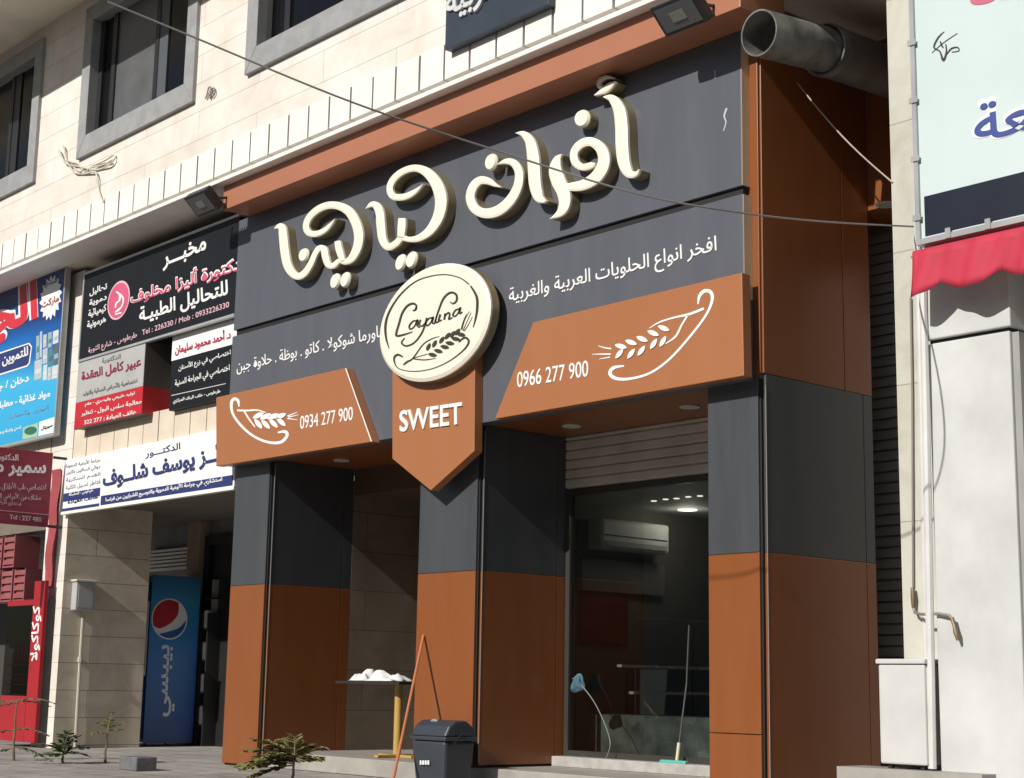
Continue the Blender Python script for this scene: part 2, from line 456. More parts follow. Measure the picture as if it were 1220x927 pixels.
def flat_poly(mb, pts, plane, depth=0.003, face='y'):
    f = at_y if face == 'y' else at_x
    off = Vector((0, -depth, 0)) if face == 'y' else Vector((depth, 0, 0))
    B = [f(*p, plane) for p in pts]
    mb.prism([p + off for p in B], B)

def panel(pts, y0, y1):
    """solid panel: its front outline surveyed on plane y0, going straight back to y1"""
    m = MB(); q = [at_y(*p, y0) for p in pts]
    m.slab_xz([(v.x, v.z) for v in q], y0, y1); return m
def rect(x0, x1, y0, y1, z0, z1):
    return MB().box(x0, x1, y0, y1, z0, z1)
# ================================================================== ground
G = 0.35       # pavement level
FL = 0.51      # shop floor level
struct(rect(-80, 80, -60, 80, -0.2, 0.0).build('road', ASPHALT))
struct(rect(-60, 40, -14, 7.0, 0.0, G).build('pavement', PAVING))
struct(rect(-2.97, 4.56, 0.10, 1.60, G + .004, FL).build('shop_step', mat('step_stone', (0.34, 0.32, 0.29), .6, var=.2, scale=4), bevel=.008))

# ================================================================== apartment building over the shops
FY = -0.50     # face of the upper storeys
SOF = at_y(300, 203.3, FY).z     # underside of the overhang
LW = 0.08      # face of the pillar and belt on the ground floor
apt = thing('apartment_building', (-5, FY, 0), 'cream stone building with grey framed windows and a ribbed white band over the shops', 'building')
RE = 4.42      # right end of the upper storeys, extended out of view to shade the bulkhead
w2 = (at_y(94.5, 192, FY).x, at_y(233, 121.7, FY).x)
w1r = at_y(42.5, 219, FY).x; w3l = at_y(295.5, 92, FY).x
wd = w2[1] - w2[0]
wins = [(w1r - wd, w1r), w2, (w3l, w3l + wd)]
WZ0 = (at_y(94.5, 192.2, FY).z + at_y(233, 121.7, FY).z) / 2; WZ1 = WZ0 + 2.0
BT = at_y(300, 157, FY).z; LG = SOF + .045
m = MB()
m.box(-16, RE, FY, -0.1, BT + .002, WZ0)
m.box(-16, RE, FY, -0.1, WZ1, WZ1 + .4)
xs = [-16] + [v for a in wins for v in a] + [RE]
for i in range(0, len(xs), 2): m.box(xs[i], xs[i + 1], FY, -0.1, WZ0, WZ1)
m.build('wall', STONE, apt)
# ribbed band: upright tiles with open joints above a thin white ledge
m = MB(); m.box(-16, RE, FY + .075, -0.1, LG + .001, BT); m.build('band_backing', mat('joint_shade', (.13, .115, .10), .9), apt)  # backing colour darkened to hold the shade of the open joints
m = MB(); pitch = 0.3585; x0 = at_y(345, 150, FY).x
k = -40
while x0 + k * pitch < 3.6:
    a = x0 + k * pitch
    if a > -16: m.box(a + .014, min(a + pitch - .014, RE), FY - .012 - random.uniform(0, .006), FY + .074, LG + .046, BT)
    k += 1
m.build('tile_band', STONE_TILE, apt, bevel=.004)
rect(-16, RE, FY - .030, -.101, SOF, LG).build('ledge', LEDGE, apt, bevel=.004)
# overhang soffit back to the lower wall
rect(-16, RE, -.099, 1.4, SOF + .002, SOF + .05).build('soffit', SOFFIT, apt)
rect(-16, RE, -2.12, FY - .001, at_y(45, 38, FY).z, at_y(45, 38, FY).z + .2).build('balcony_slab', SOFFIT, apt)
FRM = mat('grey_window_stone', (0.315, 0.32, 0.325), .6, var=.16, scale=6)
mat('black_pane', (.006, .006, .007), .15, spec=.25)
PANEG = mat('dusty_pane', (0.115, 0.118, 0.122), .35, var=.25, scale=2.5)
for wi, (a, b) in enumerate(wins):
    f = MB(); t = .21; s = .27; y0, y1 = FY - .05, FY + .16
    O = [(a - .001, WZ0), (b + .001, WZ0), (b + .001, WZ1), (a - .001, WZ1)]
    I = [(a + t, WZ0 + s), (b - t, WZ0 + s), (b - t, WZ1 - t), (a + t, WZ1 - t)]
    for i in range(4):
        j = (i + 1) % 4
        g = .0015
        q = [O[i], O[j], I[j], I[i]]
        cx = sum(p[0] for p in q) / 4; cz = sum(p[1] for p in q) / 4
        q = [(p[0] + (cx - p[0]) * .002, p[1] + (cz - p[1]) * .004) for p in q]
        f.slab_xz(q, y0, y1)
    fr = f.build('window', FRM, apt, bevel=.006)
    il, ir, ib, it = a + t, b - t, WZ0 + s, WZ1 - t
    mid = il + (ir - il) * .64
    g = MB()
    for (p, q_) in ((il, il + .10), (mid - .09, mid), (ir - .06, ir), (il + .34, il + .44)): g.box(p, q_, FY + .07, FY + .12, ib, it)
    g.box(il, ir, FY + .072, FY + .118, ib, ib + .05)
    g.build('sash', BLACKP, fr)
    rect(il + .44, mid - .09, FY + .095, FY + .105, ib + .05, it).build('pane', PANEG if wi == 1 else MATS['black_pane'], fr)
    for u, v in ((il + .1, il + .34), (mid + .2, ir - .06)): rect(u, v, FY + .096, FY + .106, ib + .05, it).build('pane', mat('black_pane', (.006, .006, .007), .15, spec=.25), fr)
    rect(mid, mid + .2, FY + .08, FY + .11, ib + .05, it).build('shutter_leaf', mat('blue_grey_leaf', (.09, .10, .115), .5) if wi == 1 else BLACKP, fr)
# lower storey: pillar, belt, mezzanine wall
PX0 = at_y(36, 893, LW).x; PX1 = at_y(62, 893, LW).x
PYB = at_x(171, 800, PX1).y
pil = MB(); pil.box(PX0, PX1, LW, PYB, G + .002, SOF - .052)
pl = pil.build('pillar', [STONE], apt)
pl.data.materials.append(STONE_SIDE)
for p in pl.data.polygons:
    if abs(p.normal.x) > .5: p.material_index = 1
BZ1 = at_y(88, 513, LW).z; BZ0 = at_y(77, 590, LW).z
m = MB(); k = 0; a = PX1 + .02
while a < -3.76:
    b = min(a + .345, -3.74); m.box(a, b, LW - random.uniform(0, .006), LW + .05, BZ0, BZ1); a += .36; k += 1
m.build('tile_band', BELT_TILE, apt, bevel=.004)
rect(PX1 + .001, -3.74, LW + .051, LW + .30, BZ0 - .02, BZ1 - .03).build('band_backing', MATS['joint_shade'], apt)
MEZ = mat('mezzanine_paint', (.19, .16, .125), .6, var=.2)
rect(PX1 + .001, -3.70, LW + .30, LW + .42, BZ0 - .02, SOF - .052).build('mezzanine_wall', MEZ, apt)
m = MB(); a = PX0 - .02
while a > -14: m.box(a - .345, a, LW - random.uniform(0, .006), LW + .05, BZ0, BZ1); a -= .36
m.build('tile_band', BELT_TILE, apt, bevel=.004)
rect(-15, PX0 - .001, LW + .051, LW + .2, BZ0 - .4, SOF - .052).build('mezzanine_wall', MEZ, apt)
# alcove behind pillar: back wall, side, ceiling
DKG = mat('alcove_paint', (.24, .24, .245), .7, var=.2)
BRN = mat('alcove_stone', (.36, .28, .20), .7, var=.25)
AY = 2.45
m = MB(); m.box(-13, -2.5, AY, AY + .1, G + .002, BZ0); m.build('alcove_wall', DKG, apt)
rect(PX0, -3.70, LW + .30, AY - .001, BZ0 - .12, BZ0 - .022).build('alcove_ceiling', mat('alcove_ceiling', (.16, .14, .12), .8), apt)
q0 = at_y(236, 640, AY); q1 = at_y(251, 640, AY)
rect(q0.x, q1.x, AY - .16, AY - .002, G + .002, BZ0 - .125).build('alcove_pier', BRN, apt)
q0 = at_y(252, 640, AY); q1 = at_y(292, 640, AY); zt = at_y(252, 640, AY).z
d = MB(); d.box(q0.x, q0.x + .12, AY - .1, AY - .002, G + .002, zt); d.box(q0.x + .12, q1.x, AY - .1, AY - .002, zt - .12, zt)
dr = d.build('door', BLACKP, apt)
rect(q0.x + .121, q1.x, AY - .05, AY - .002, G + .002, zt - .121).build('panel', mat('door_dark', (.018, .017, .016), .4), dr)
rect(q0.x + .30, q0.x + .34, AY - .13, AY - .051, G + .9, zt - .6).build('handle', ALU, dr)
q0 = at_y(175, 681, AY - .1); q1 = at_y(225, 650, AY - .1)
m = MB(); n = 6
for i in range(n):
    z = q0.z + (q1.z - q0.z) * i / n
    m.box(q0.x, q1.x, AY - .10, AY - .03, z, z + (q1.z - q0.z) / n * .62)
m.build('louver', mat('pale_louver', (.80, .78, .74), .6), apt)
rect(-13, PX0 - .001, PYB + .01, AY - .001, BZ0 - .12, BZ0 - .022).build('alcove_ceiling', MATS['alcove_ceiling'], apt)
rect(PX0, PX1, PYB + .001, AY - .001, BZ0 - .021, BZ0 + .05).build('alcove_ceiling', MATS['alcove_ceiling'], apt)
# the shop further left: half-raised shutter and dark inside
m = MB(); sy = .9; zt = 4.2; zb = 2.55
m.box(-14, PX0 - .02, sy, sy + .02, zb, zt); z = zb
while z < zt: m.box(-14, PX0 - .02, sy - .02, sy - .001, z, z + .045); z += .085
m.build('roller_shutter', mat('pale_shutter', (.36, .35, .33), .5, metal=.2), apt)
rect(-24, PX0 - 2.6, 2.3, 2.4, G + .002, 4.2).build('shop_back_wall', mat('dim_interior', (.05, .045, .04), .8), apt)
# concrete balcony at the right end
BLX0 = at_y(930, 14, .30).x
rect(RE + .01, 9.5, .30, 4.0, 6.46, 7.2).build('balcony', [CONCRETE], apt)
rect(RE + .01, RE + .3, .24, .299, 6.5, 7.0).build('balcony_edge', LEDGE, apt)

# ================================================================== bakery shopfront
shop = thing('bakery_shopfront', (0, 0, G), 'charcoal and orange clad bakery front with three broad square columns and a wide fascia', 'shopfront')
ZS, SZ = 2.185, 3.47
cols = [(-3.678, -2.98, 1.05, G + .001), (-.485, .368, 1.05, FL + .001), (3.013, 3.545, 1.35, FL + .001)]
mat('dull_edge', (.36, .34, .32), .4, metal=.3)
for i, (a, b, dpt, zb) in enumerate(cols):
    top = SZ - .001 if i < 2 else SOF - .06
    c = MB(); c.box(a + .02, b - .03, .022, dpt, zb, top)
    core = c.build('column', BLACK, shop)
    e = .045
    if i == 2:
        zj = at_y(870, 874, 0).z
        rect(a, b - e, 0, .021, zb + .02, zj - .003).build('front_panel', ORANGE, core, bevel=.004)
        rect(a, b - e, .0006, .021, zj + .003, ZS).build('front_panel', ORANGE, core, bevel=.004)
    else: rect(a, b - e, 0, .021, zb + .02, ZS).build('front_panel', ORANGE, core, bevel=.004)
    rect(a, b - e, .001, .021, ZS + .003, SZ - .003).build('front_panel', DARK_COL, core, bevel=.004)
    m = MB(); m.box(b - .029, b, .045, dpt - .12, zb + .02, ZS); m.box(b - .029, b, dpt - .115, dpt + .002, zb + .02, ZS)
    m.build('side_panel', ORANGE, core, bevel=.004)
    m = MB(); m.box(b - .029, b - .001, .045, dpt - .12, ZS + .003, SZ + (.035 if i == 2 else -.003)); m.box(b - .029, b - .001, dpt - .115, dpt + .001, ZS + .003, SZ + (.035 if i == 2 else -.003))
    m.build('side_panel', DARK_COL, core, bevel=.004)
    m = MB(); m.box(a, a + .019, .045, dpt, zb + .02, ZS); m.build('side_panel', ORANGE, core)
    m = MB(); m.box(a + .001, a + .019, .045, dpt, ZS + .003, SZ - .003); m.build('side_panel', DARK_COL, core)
    # bright edge of the folded side sheet
    rect(b - .003, b + .002, .039, .0445, zb + .05, SZ - .05).build('edge_strip', MATS['dull_edge'], core)
    if i == 2:
        rect(a, b - e + .03, 0, .021, SZ + .04, top).build('front_panel', ORANGE, core, bevel=.004)
        m = MB(); m.box(b - .029, b, .024, 1.00, SZ + .038, top); m.box(b - .029, b, 1.008, dpt + .002, SZ + .038, top)
        m.build('side_panel', ORANGE, core, bevel=.004)
FYU = -.09
FX0 = at_y(283, 300, FYU).x
# fascia sheets: an upper one and, below the dark groove, a lower one
GZ = at_y(600, 306.5, FYU).z
zb_ = at_y(455, 176, -.42).z
up = MB(); up.box(FX0, 3.445, FYU, .0185, GZ + .035, zb_ - .004)
up_obj = up.build('upper_fascia', DARK, shop, bevel=.004)
rect(FX0 + .02, 3.43, FYU + .03, -.002, GZ - .05, GZ + .036).build('groove', BLACK, shop)
LYF = -.10
lo = MB(); lo.box(FX0, 3.462, LYF, .018, SZ - .012, GZ - .035)
low = lo.build('lower_fascia', DARK, shop, bevel=.004)
rect(FX0 + .02, 3.52, .019, .08, SZ + .0, zb_ - .01).build('fascia_frame', mat('dim_frame', (.12, .10, .08), .6), shop)
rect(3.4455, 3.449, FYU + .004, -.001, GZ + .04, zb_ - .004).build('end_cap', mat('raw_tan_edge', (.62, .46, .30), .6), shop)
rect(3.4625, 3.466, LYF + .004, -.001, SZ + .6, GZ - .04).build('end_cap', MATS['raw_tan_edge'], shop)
# beam under the overhang
BY = -.42
BX1 = at_y(882, 22, BY).x; BX0 = at_y(266, 238, BY).x
zb = at_y(455, 176, BY).z
rect(BX0, BX1, BY, .10, zb, SOF - .002).build('beam', ORANGE_BEAM, shop, bevel=.004)
# soffit, downlights
rect(-3.70, 2.99, .081, 1.05, SZ, SZ + .05).build('soffit', ORANGE, shop)
rect(-3.70, 2.99, .085, 4.4, SZ + .051, SZ + .25).build('ceiling_slab', CONCRETE, shop)
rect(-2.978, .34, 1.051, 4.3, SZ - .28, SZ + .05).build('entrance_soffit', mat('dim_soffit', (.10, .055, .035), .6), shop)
def downlight(px, py, z, parent):
    p = at_z(px, py, z); m = MB()
    rg = m.ring((p.x, p.y, z - .012), (0, 0, 1), .085, 20); m.prism(rg, [v + Vector((0, 0, .011)) for v in rg])
    o = m.build('downlight', mat('downlight_rim', (.62, .60, .55), .4), parent, bevel=.003)
    m = MB(); rg = m.ring((p.x, p.y, z - .016), (0, 0, 1), .062, 20); m.prism(rg, [v + Vector((0, 0, .003)) for v in rg]); m.build('lens', mat('frosted_lens', (.5, .5, .48), .3), o)
for px, py in ((407, 548), (681, 507), (822, 484)): downlight(px, py, SZ, shop)
# shutter box and glazing of the display window
YW = 1.05
m = MB(); zz = at_y(680, 583, YW).z; z = zz
SB = zz
while z < SZ - .01:
    m.box(.37, 3.01, YW - .03, YW + .02, z + .012, min(z + .085, SZ - .002)); z += .088
m.box(.37, 3.01, YW - .01, YW + .03, zz - .0, SZ - .003)
m.build('roller_shutter', mat('beige_shutter', (.58, .55, .49), .45, metal=.15, var=.15), shop, bevel=.006)
TZ = at_y(700, 902, YW).z
rect(.37, 3.01, YW - .16, YW + .3, FL + .001, TZ).build('threshold', mat('pale_threshold', (.40, .385, .36), .6, var=.25, scale=8), shop, bevel=.006)
fr = MB(); fr.box(.375, .43, YW - .02, YW + .04, TZ + .001, SB - .002); fr.box(2.95, 3.008, YW - .02, YW + .04, TZ + .001, SB - .002)
fr.box(.431, 2.949, YW - .02, YW + .04, SB - .06, SB - .002); fr.box(.431, 2.949, YW - .02, YW + .04, TZ + .001, TZ + .05)
wf = fr.build('window_frame', mat('bronze_frame', (.06, .055, .05), .4, metal=.3), shop)
rect(.432, 2.948, YW + .006, YW + .016, TZ + .051, SB - .061).build('pane', glass('shop_glass', (.80, .83, .81), .085, .04), wf)
# recess walls
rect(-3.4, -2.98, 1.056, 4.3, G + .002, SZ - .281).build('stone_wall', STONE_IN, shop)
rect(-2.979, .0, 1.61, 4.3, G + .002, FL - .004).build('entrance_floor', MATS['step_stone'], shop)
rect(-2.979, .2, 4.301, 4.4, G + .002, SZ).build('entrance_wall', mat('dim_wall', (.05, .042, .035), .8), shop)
# room behind the display window, open to the left
RB = 5.2; RX = -.30
rect(RX, 3.0, RB, RB + .1, FL, SZ).build('interior_wall', mat('interior_wall', (.06, .058, .055), .8, var=.2), shop)
rect(RX - .1, RX, 1.10, RB - .001, FL, SZ).build('interior_wall', mat('interior_side', (.16, .145, .12), .8), shop)
rect(2.9, 3.0, 1.40, RB - .001, FL, SZ).build('interior_wall', MATS['interior_wall'], shop)
rect(RX + .001, 2.89, YW + .06, RB - .001, SB - .01, SB + .06).build('interior_ceiling', mat('interior_ceiling', (.42, .42, .40), .7), shop)
rect(RX + .001, 2.89, YW + .31, RB - .001, FL - .1, FL).build('interior_floor', mat('interior_floor', (.12, .11, .10), .3), shop)
LMP = emit('warm_lamp', (1.0, .93, .8), 1.4)
for px, py in ((779, 597), (793, 595), (806, 594), (820, 592), (834, 591), (820, 620), (833, 621)):
    p = at_z(px, py, SB - .015); rect(p.x - .02, p.x + .02, p.y - .02, p.y + .02, SB - .02, SB - .011).build('spotlight', LMP, shop)
p = at_z(819, 607, SB - .015); m = MB(); rg = m.ring((p.x, p.y, SB - .025), (0, 0, 1), .10, 16); m.prism(rg, [v + Vector((0, 0, .014)) for v in rg])
m.build('ceiling_lamp', LMP, shop)
ld = bpy.data.lights.new('ceiling_lamp_light', 'POINT'); ld.energy = 3.2; ld.shadow_soft_size = .1; ld.color = (1, .93, .82)
lo_ = bpy.data.objects.new('ceiling_lamp_light', ld); COL.objects.link(lo_); lo_.location = (p.x, p.y, SB - .12)
# gap on the right: clad bulkhead and closed shutter set back behind it
GY = 1.36
zc = at_y(1050, 247, GY).z
rect(2.6, 5.2, GY, GY + .06, zc, SOF - .002).build('side_bulkhead', ORANGE, shop)
rect(2.6, 5.2, GY + .061, GY + .55, zc + .005, zc + .05).build('side_soffit', ORANGE, shop)
m = MB(); z = FL
m.box(2.6, 5.2, GY + .53, GY + .55, FL, zc + .004)
while z < zc - .09: m.box(2.6, 5.2, GY + .50, GY + .529, z + .012, z + .082); z += .088
m.build('side_shutter', mat('dim_shutter', (.42, .40, .37), .5, metal=.2), shop)
downlight(1056, 243, zc + .004, shop)
# lettering on the lower fascia (white cut letters)
LT = LYF
text(low, 'افخر انواع الحلويات العربية والغربية', (607, 368), (854.5, 308), (607, 343.5), LT, WHITE, bold=.004, depth=.006)
text(low, 'شاورما شوكولا . كاتو . بوظة . حلاوة جبن', (282.5, 447), (462, 404), (282.5, 430), LT, WHITE, bold=.004, depth=.006)
# houses across the street (behind the camera): they close off the sky in front of the shaded faces
opp = mat('plaster_beige', (.34, .30, .25), .8, var=.15, scale=.6)
for i, (u, v, hgt) in enumerate(((-34, -15, 9.5), (-14.5, 3, 12.0), (3.5, 19, 10.5), (19.5, 40, 13.0))):
    o = tag(rect(u, v, -33, -25, 0, hgt).build('street_house', opp), None, None)
    o['label'] = ['beige house furthest left across the street behind the viewer', 'beige house left of centre across the street behind the viewer', 'beige house right of centre across the street behind the viewer', 'beige house furthest right across the street behind the viewer'][i]
    o['category'] = 'building'
# ================================================================== big raised sign letters on the upper fascia
YF, YB = -.208, -.094
def letter(strokes, dots, parent):
    face = MB(); side = MB(); lift = 0.0
    for P, tf in strokes:
        Q = [(tf[0] + tf[2] * a, tf[1] + tf[2] * b, max(tf[2] * c * .92, .5)) for a, b, c in P]
        L, R = stroke_sides(Q, 8)
        n = len(L); vs = []; fs = []; sv = []; sf = []
        for i, (l, r) in enumerate(zip(L, R)):
            yf = YF - lift - .010 * i / n
            p, q = at_y(*l, YF), at_y(*r, YF)
            c_ = (p + q) / 2; wd = (p - q).length; bv = min(.022, wd * .24)
            ip = p + (q - p) * (bv / max(wd, 1e-4)); iq = q + (p - q) * (bv / max(wd, 1e-4))
            vs += [(p.x, yf + .030, p.z), (p.x, yf + .006, p.z), (ip.x, yf, ip.z), (iq.x, yf, iq.z), (q.x, yf + .006, q.z), (q.x, yf + .030, q.z)]
            sv += [(p.x, yf + .031, p.z), (p.x, YB, p.z), (q.x, yf + .031, q.z), (q.x, YB, q.z)]
        for i in range(n - 1):
            a = 6 * i; b = a + 6
            for k in range(5): fs.append((a + k, a + k + 1, b + k + 1, b + k))
            a = 4 * i; b = a + 4
            sf += [(a, b, b + 1, a + 1), (a + 2, a + 3, b + 3, b + 2), (a + 1, b + 1, b + 3, a + 3), (a, a + 2, b + 2, b)]
        fs += [tuple(range(6)), tuple(range(6 * n - 1, 6 * n - 7, -1))]
        sf += [(0, 1, 3, 2), (4 * n - 4, 4 * n - 2, 4 * n - 1, 4 * n - 3)]
        face.add(vs, fs); side.add(sv, sf); lift += .005
    for (c, rx, ry, ang), tf in dots:
        F = []; F2 = []; B2 = []; B = []
        for k in range(18):
            t = 2 * math.pi * k / 18
            def pt(s):
                x = rx * math.cos(t) * s; y = ry * math.sin(t) * s
                return at_y(tf[0] + tf[2] * (c[0] + x * math.cos(ang) - y * math.sin(ang)), tf[1] + tf[2] * (c[1] + x * math.sin(ang) + y * math.cos(ang)), YF)
            a, b = pt(.84), pt(1.0)
            F.append((a.x, YF - .002, a.z)); F2.append((b.x, YF + .018, b.z)); B2.append((b.x, YF + .03, b.z)); B.append((b.x, YB, b.z))
        n = 18
        face.add(F + F2 + B2, [tuple(range(n))] + [(i, n + i, n + (i + 1) % n, (i + 1) % n) for i in range(n)] + [(n + i, 2 * n + i, 2 * n + (i + 1) % n, n + (i + 1) % n) for i in range(n)])
        side.prism([(x, y + .001, z) for x, y, z in B2], B)
    o = face.build('letter', CREAM, parent)
    side.build('letter_return', CREAM_SIDE, o)
    return o
tA = (320, 240, .1294); tB = (430, 170, .1835); tC = (550, 140, .1885); tD = (540, 60, .259)
sg = thing('channel_letter_sign', (0, YB, 5.2), 'large raised cream calligraphy letters mounted high on the charcoal fascia', 'sign')
letter([([(50, 250, 8), (85, 232, 50), (118, 240, 74), (130, 330, 84), (142, 450, 86), (165, 575, 84), (205, 650, 78), (265, 690, 66), (330, 655, 62), (385, 570, 56), (425, 480, 52), (462, 432, 56),
          (505, 440, 66), (520, 510, 68), (545, 580, 62), (590, 592, 52), (650, 545, 44), (700, 560, 48), (765, 520, 72), (815, 420, 86), (828, 310, 92), (800, 195, 92), (740, 95, 88), (655, 45, 78), (555, 35, 70), (455, 72, 66), (375, 145, 62), (345, 225, 62), (365, 285, 62), (430, 300, 58), (510, 270, 48), (575, 210, 30), (618, 160, 4)], tA),
        ([(632, 365, 60), (645, 430, 66), (668, 500, 62), (690, 548, 40)], tA)],
       [(((315, 492), 42, 66, .25), tA), (((605, 733), 40, 76, .25), tA), (((698, 720), 40, 76, .25), tA)], sg)
letter([([(30, 428, 6), (62, 402, 34), (95, 408, 52), (118, 455, 58), (126, 540, 60), (138, 630, 56), (172, 677, 48), (222, 655, 44), (262, 618, 40), (310, 628, 36), (375, 618, 46), (445, 570, 60), (500, 480, 74), (518, 375, 82), (492, 275, 80), (430, 195, 66), (350, 165, 48), (265, 190, 44), (205, 245, 44), (187, 305, 44), (212, 350, 46), (280, 352, 44), (345, 322, 34), (408, 270, 4)], tB),
        ([(265, 490, 50), (265, 550, 56), (262, 612, 46)], tB)],
       [(((252, 777), 30, 58, .28), tB), (((323, 760), 32, 58, .28), tB)], sg)
letter([([(245, 440, 4), (205, 425, 26), (160, 400, 48), (110, 398, 54), (68, 440, 58), (52, 510, 60), (80, 575, 62), (145, 605, 66), (225, 590, 70), (300, 530, 66), (352, 440, 60), (362, 350, 56), (330, 290, 50), (280, 278, 36), (228, 298, 4)], tC)],
       [(((180, 280), 36, 56, .25), tC)], sg)
letter([([(340, 97, 6), (388, 105, 44), (428, 150, 66), (448, 240, 80), (456, 340, 82), (464, 430, 80), (484, 500, 66), (515, 525, 38), (542, 528, 4)], tC)], [], sg)
letter([([(628, 232, 8), (600, 265, 50), (588, 330, 84), (608, 400, 96), (640, 470, 88), (650, 540, 76), (625, 600, 52), (562, 642, 4)], tC),
        ([(612, 440, 20), (690, 438, 56), (770, 425, 70), (850, 375, 80), (898, 290, 80), (885, 205, 74), (825, 155, 62), (760, 165, 56), (715, 215, 52), (718, 280, 52), (765, 315, 46), (825, 302, 40), (850, 290, 6)], tC)],
       [(((588, 312), 34, 42, .3), tD)], sg)
letter([([(690, 214, 8), (728, 222, 40), (760, 270, 58), (772, 350, 62), (775, 440, 62), (785, 520, 58), (808, 566, 44), (840, 568, 24), (858, 548, 4)], tD),
        ([(735, 128, 10), (705, 122, 18), (675, 138, 20), (672, 165, 20), (700, 175, 18), (730, 165, 10)], tD),
        ([(652, 208, 6), (690, 188, 28), (722, 165, 30), (752, 145, 6)], tD)], [], sg)

# ================================================================== round badge
YBD = -.31
def P(x, y): return at_y(x, y, YBD)
bcx, bcz, RX_, RZ_ = .007, 4.402, .796, .531
def circ(s, y, n=56, d=0.0): return [(bcx + (RX_ * s + d) * math.cos(2 * math.pi * i / n), y, bcz + (RZ_ * s + d) * math.sin(2 * math.pi * i / n)) for i in range(n)]
m = MB()
n = 56
a, b, c_, d_ = circ(1, YBD, n, -.03), circ(1, YBD + .015, n), circ(1, YBD + .035, n), circ(1, -.197, n)
m.add(a + b + c_, [tuple(range(n))] + [(k * n + i, k * n + n + i, k * n + n + (i + 1) % n, k * n + (i + 1) % n) for k in (0, 1) for i in range(n)])
badge = m.build('round_badge', mat('cream_face', (.80, .745, .63), .45, var=.03), None, origin=(bcx, -.197, bcz))
tag(badge, 'round cream badge with brown script and a wheat ear on the middle of the fascia', 'sign')
MB().prism(circ(1, YBD + .036, n), d_).build('rim', CREAM_SIDE, badge, smooth=True)
tL = (440, 300, .1726)
m = MB()
for S in ([(325, 400, 8), (325, 370, 12), (300, 357, 14), (262, 375, 14), (228, 425, 14), (208, 490, 14), (188, 560, 14), (192, 580, 14), (240, 572, 12), (300, 552, 5)],
          [(325, 378, 8), (318, 402, 12), (300, 405, 8)],
          [(332, 478, 10), (305, 478, 10), (278, 510, 12), (284, 534, 10), (312, 515, 9), (335, 470, 13), (333, 510, 12), (350, 522, 8)],
          [(356, 468, 10), (346, 500, 11), (362, 514, 9), (384, 495, 8)],
          [(398, 455, 10), (384, 510, 12), (358, 570, 11), (310, 628, 10), (256, 650, 11), (224, 628, 11), (246, 594, 5)],
          [(436, 455, 10), (410, 462, 10), (390, 492, 12), (402, 510, 10), (428, 485, 9), (442, 450, 13), (436, 490, 12), (455, 495, 8)],
          [(452, 492, 8), (476, 415, 11), (512, 325, 13), (560, 282, 14), (600, 295, 14), (604, 335, 13), (580, 358, 10), (558, 345, 5)],
          [(470, 430, 6), (458, 485, 12), (480, 482, 8)], [(492, 432, 13), (480, 476, 12), (502, 470, 8)],
          [(526, 425, 13), (518, 470, 12)], [(520, 445, 8), (548, 420, 11), (556, 438, 12), (550, 466, 11), (576, 452, 6)],
          [(622, 395, 10), (598, 402, 10), (578, 434, 12), (592, 446, 10), (616, 420, 9), (630, 384, 13), (624, 426, 12), (645, 414, 6)],
          [(138, 668, 4), (118, 600, 12), (112, 520, 16), (128, 440, 14), (175, 350, 11), (240, 270, 9), (330, 200, 7), (440, 165, 6), (540, 158, 6), (630, 182, 6), (690, 225, 8)],
          [(700, 235, 10), (742, 310, 16), (746, 390, 16), (735, 460, 12), (718, 522, 4)],
          [(236, 780, 10), (265, 758, 12), (302, 735, 8), (372, 640, 7), (430, 602, 6), (484, 584, 3)], [(302, 738, 6), (380, 746, 7), (460, 735, 3)], [(302, 735, 4), (402, 706, 4)],
          [(232, 726, 8), (198, 710, 14), (172, 735, 12), (190, 795, 6), (250, 820, 5), (340, 824, 5), (450, 802, 5), (560, 750, 6), (650, 680, 9), (688, 622, 13), (660, 592, 14), (618, 624, 8)],
          [(640, 540, 4), (660, 470, 3), (692, 412, 2)], [(648, 545, 4), (676, 480, 3), (704, 420, 2)], [(656, 548, 4), (690, 495, 3), (712, 448, 2)], [(634, 535, 3), (650, 480, 3), (672, 430, 2)]):
    flat_stroke(m, S, YBD - .001, .004, tf=tL, n=5)
for c, an in (((408, 656), -1.1), ((450, 634), -1.05), ((500, 608), -.95), ((540, 580), -.9), ((575, 568), -.9), ((608, 552), -.9)): flat_ellipse(m, c, 28, 11, an, YBD - .0055, .004, tf=tL, pointy=.5)
for c, an in (((436, 710), .15), ((476, 684), .2), ((520, 656), .15), ((556, 630), .1), ((596, 600), .1), ((632, 570), .1)): flat_ellipse(m, c, 30, 13, an, YBD - .0055, .004, tf=tL, pointy=.5)
m.build('emblem', INK, badge)

# ================================================================== hanging pennant and the two orange telephone panels
YP = -.195
pen = panel([(467.3, 420), (566, 400), (565, 537.5), (513, 584.5), (467.3, 546.5)], YP, -.101)
pn = pen.build('pennant_board', ORANGE_SIGN, None, bevel=.005)
tag(pn, 'orange pointed board below the round badge with the white word SWEET', 'sign')
text(pn, 'SWEET', (477, 515), (552, 505.5), (477, 489.5), YP, WHITE, bold=.022, depth=.012)

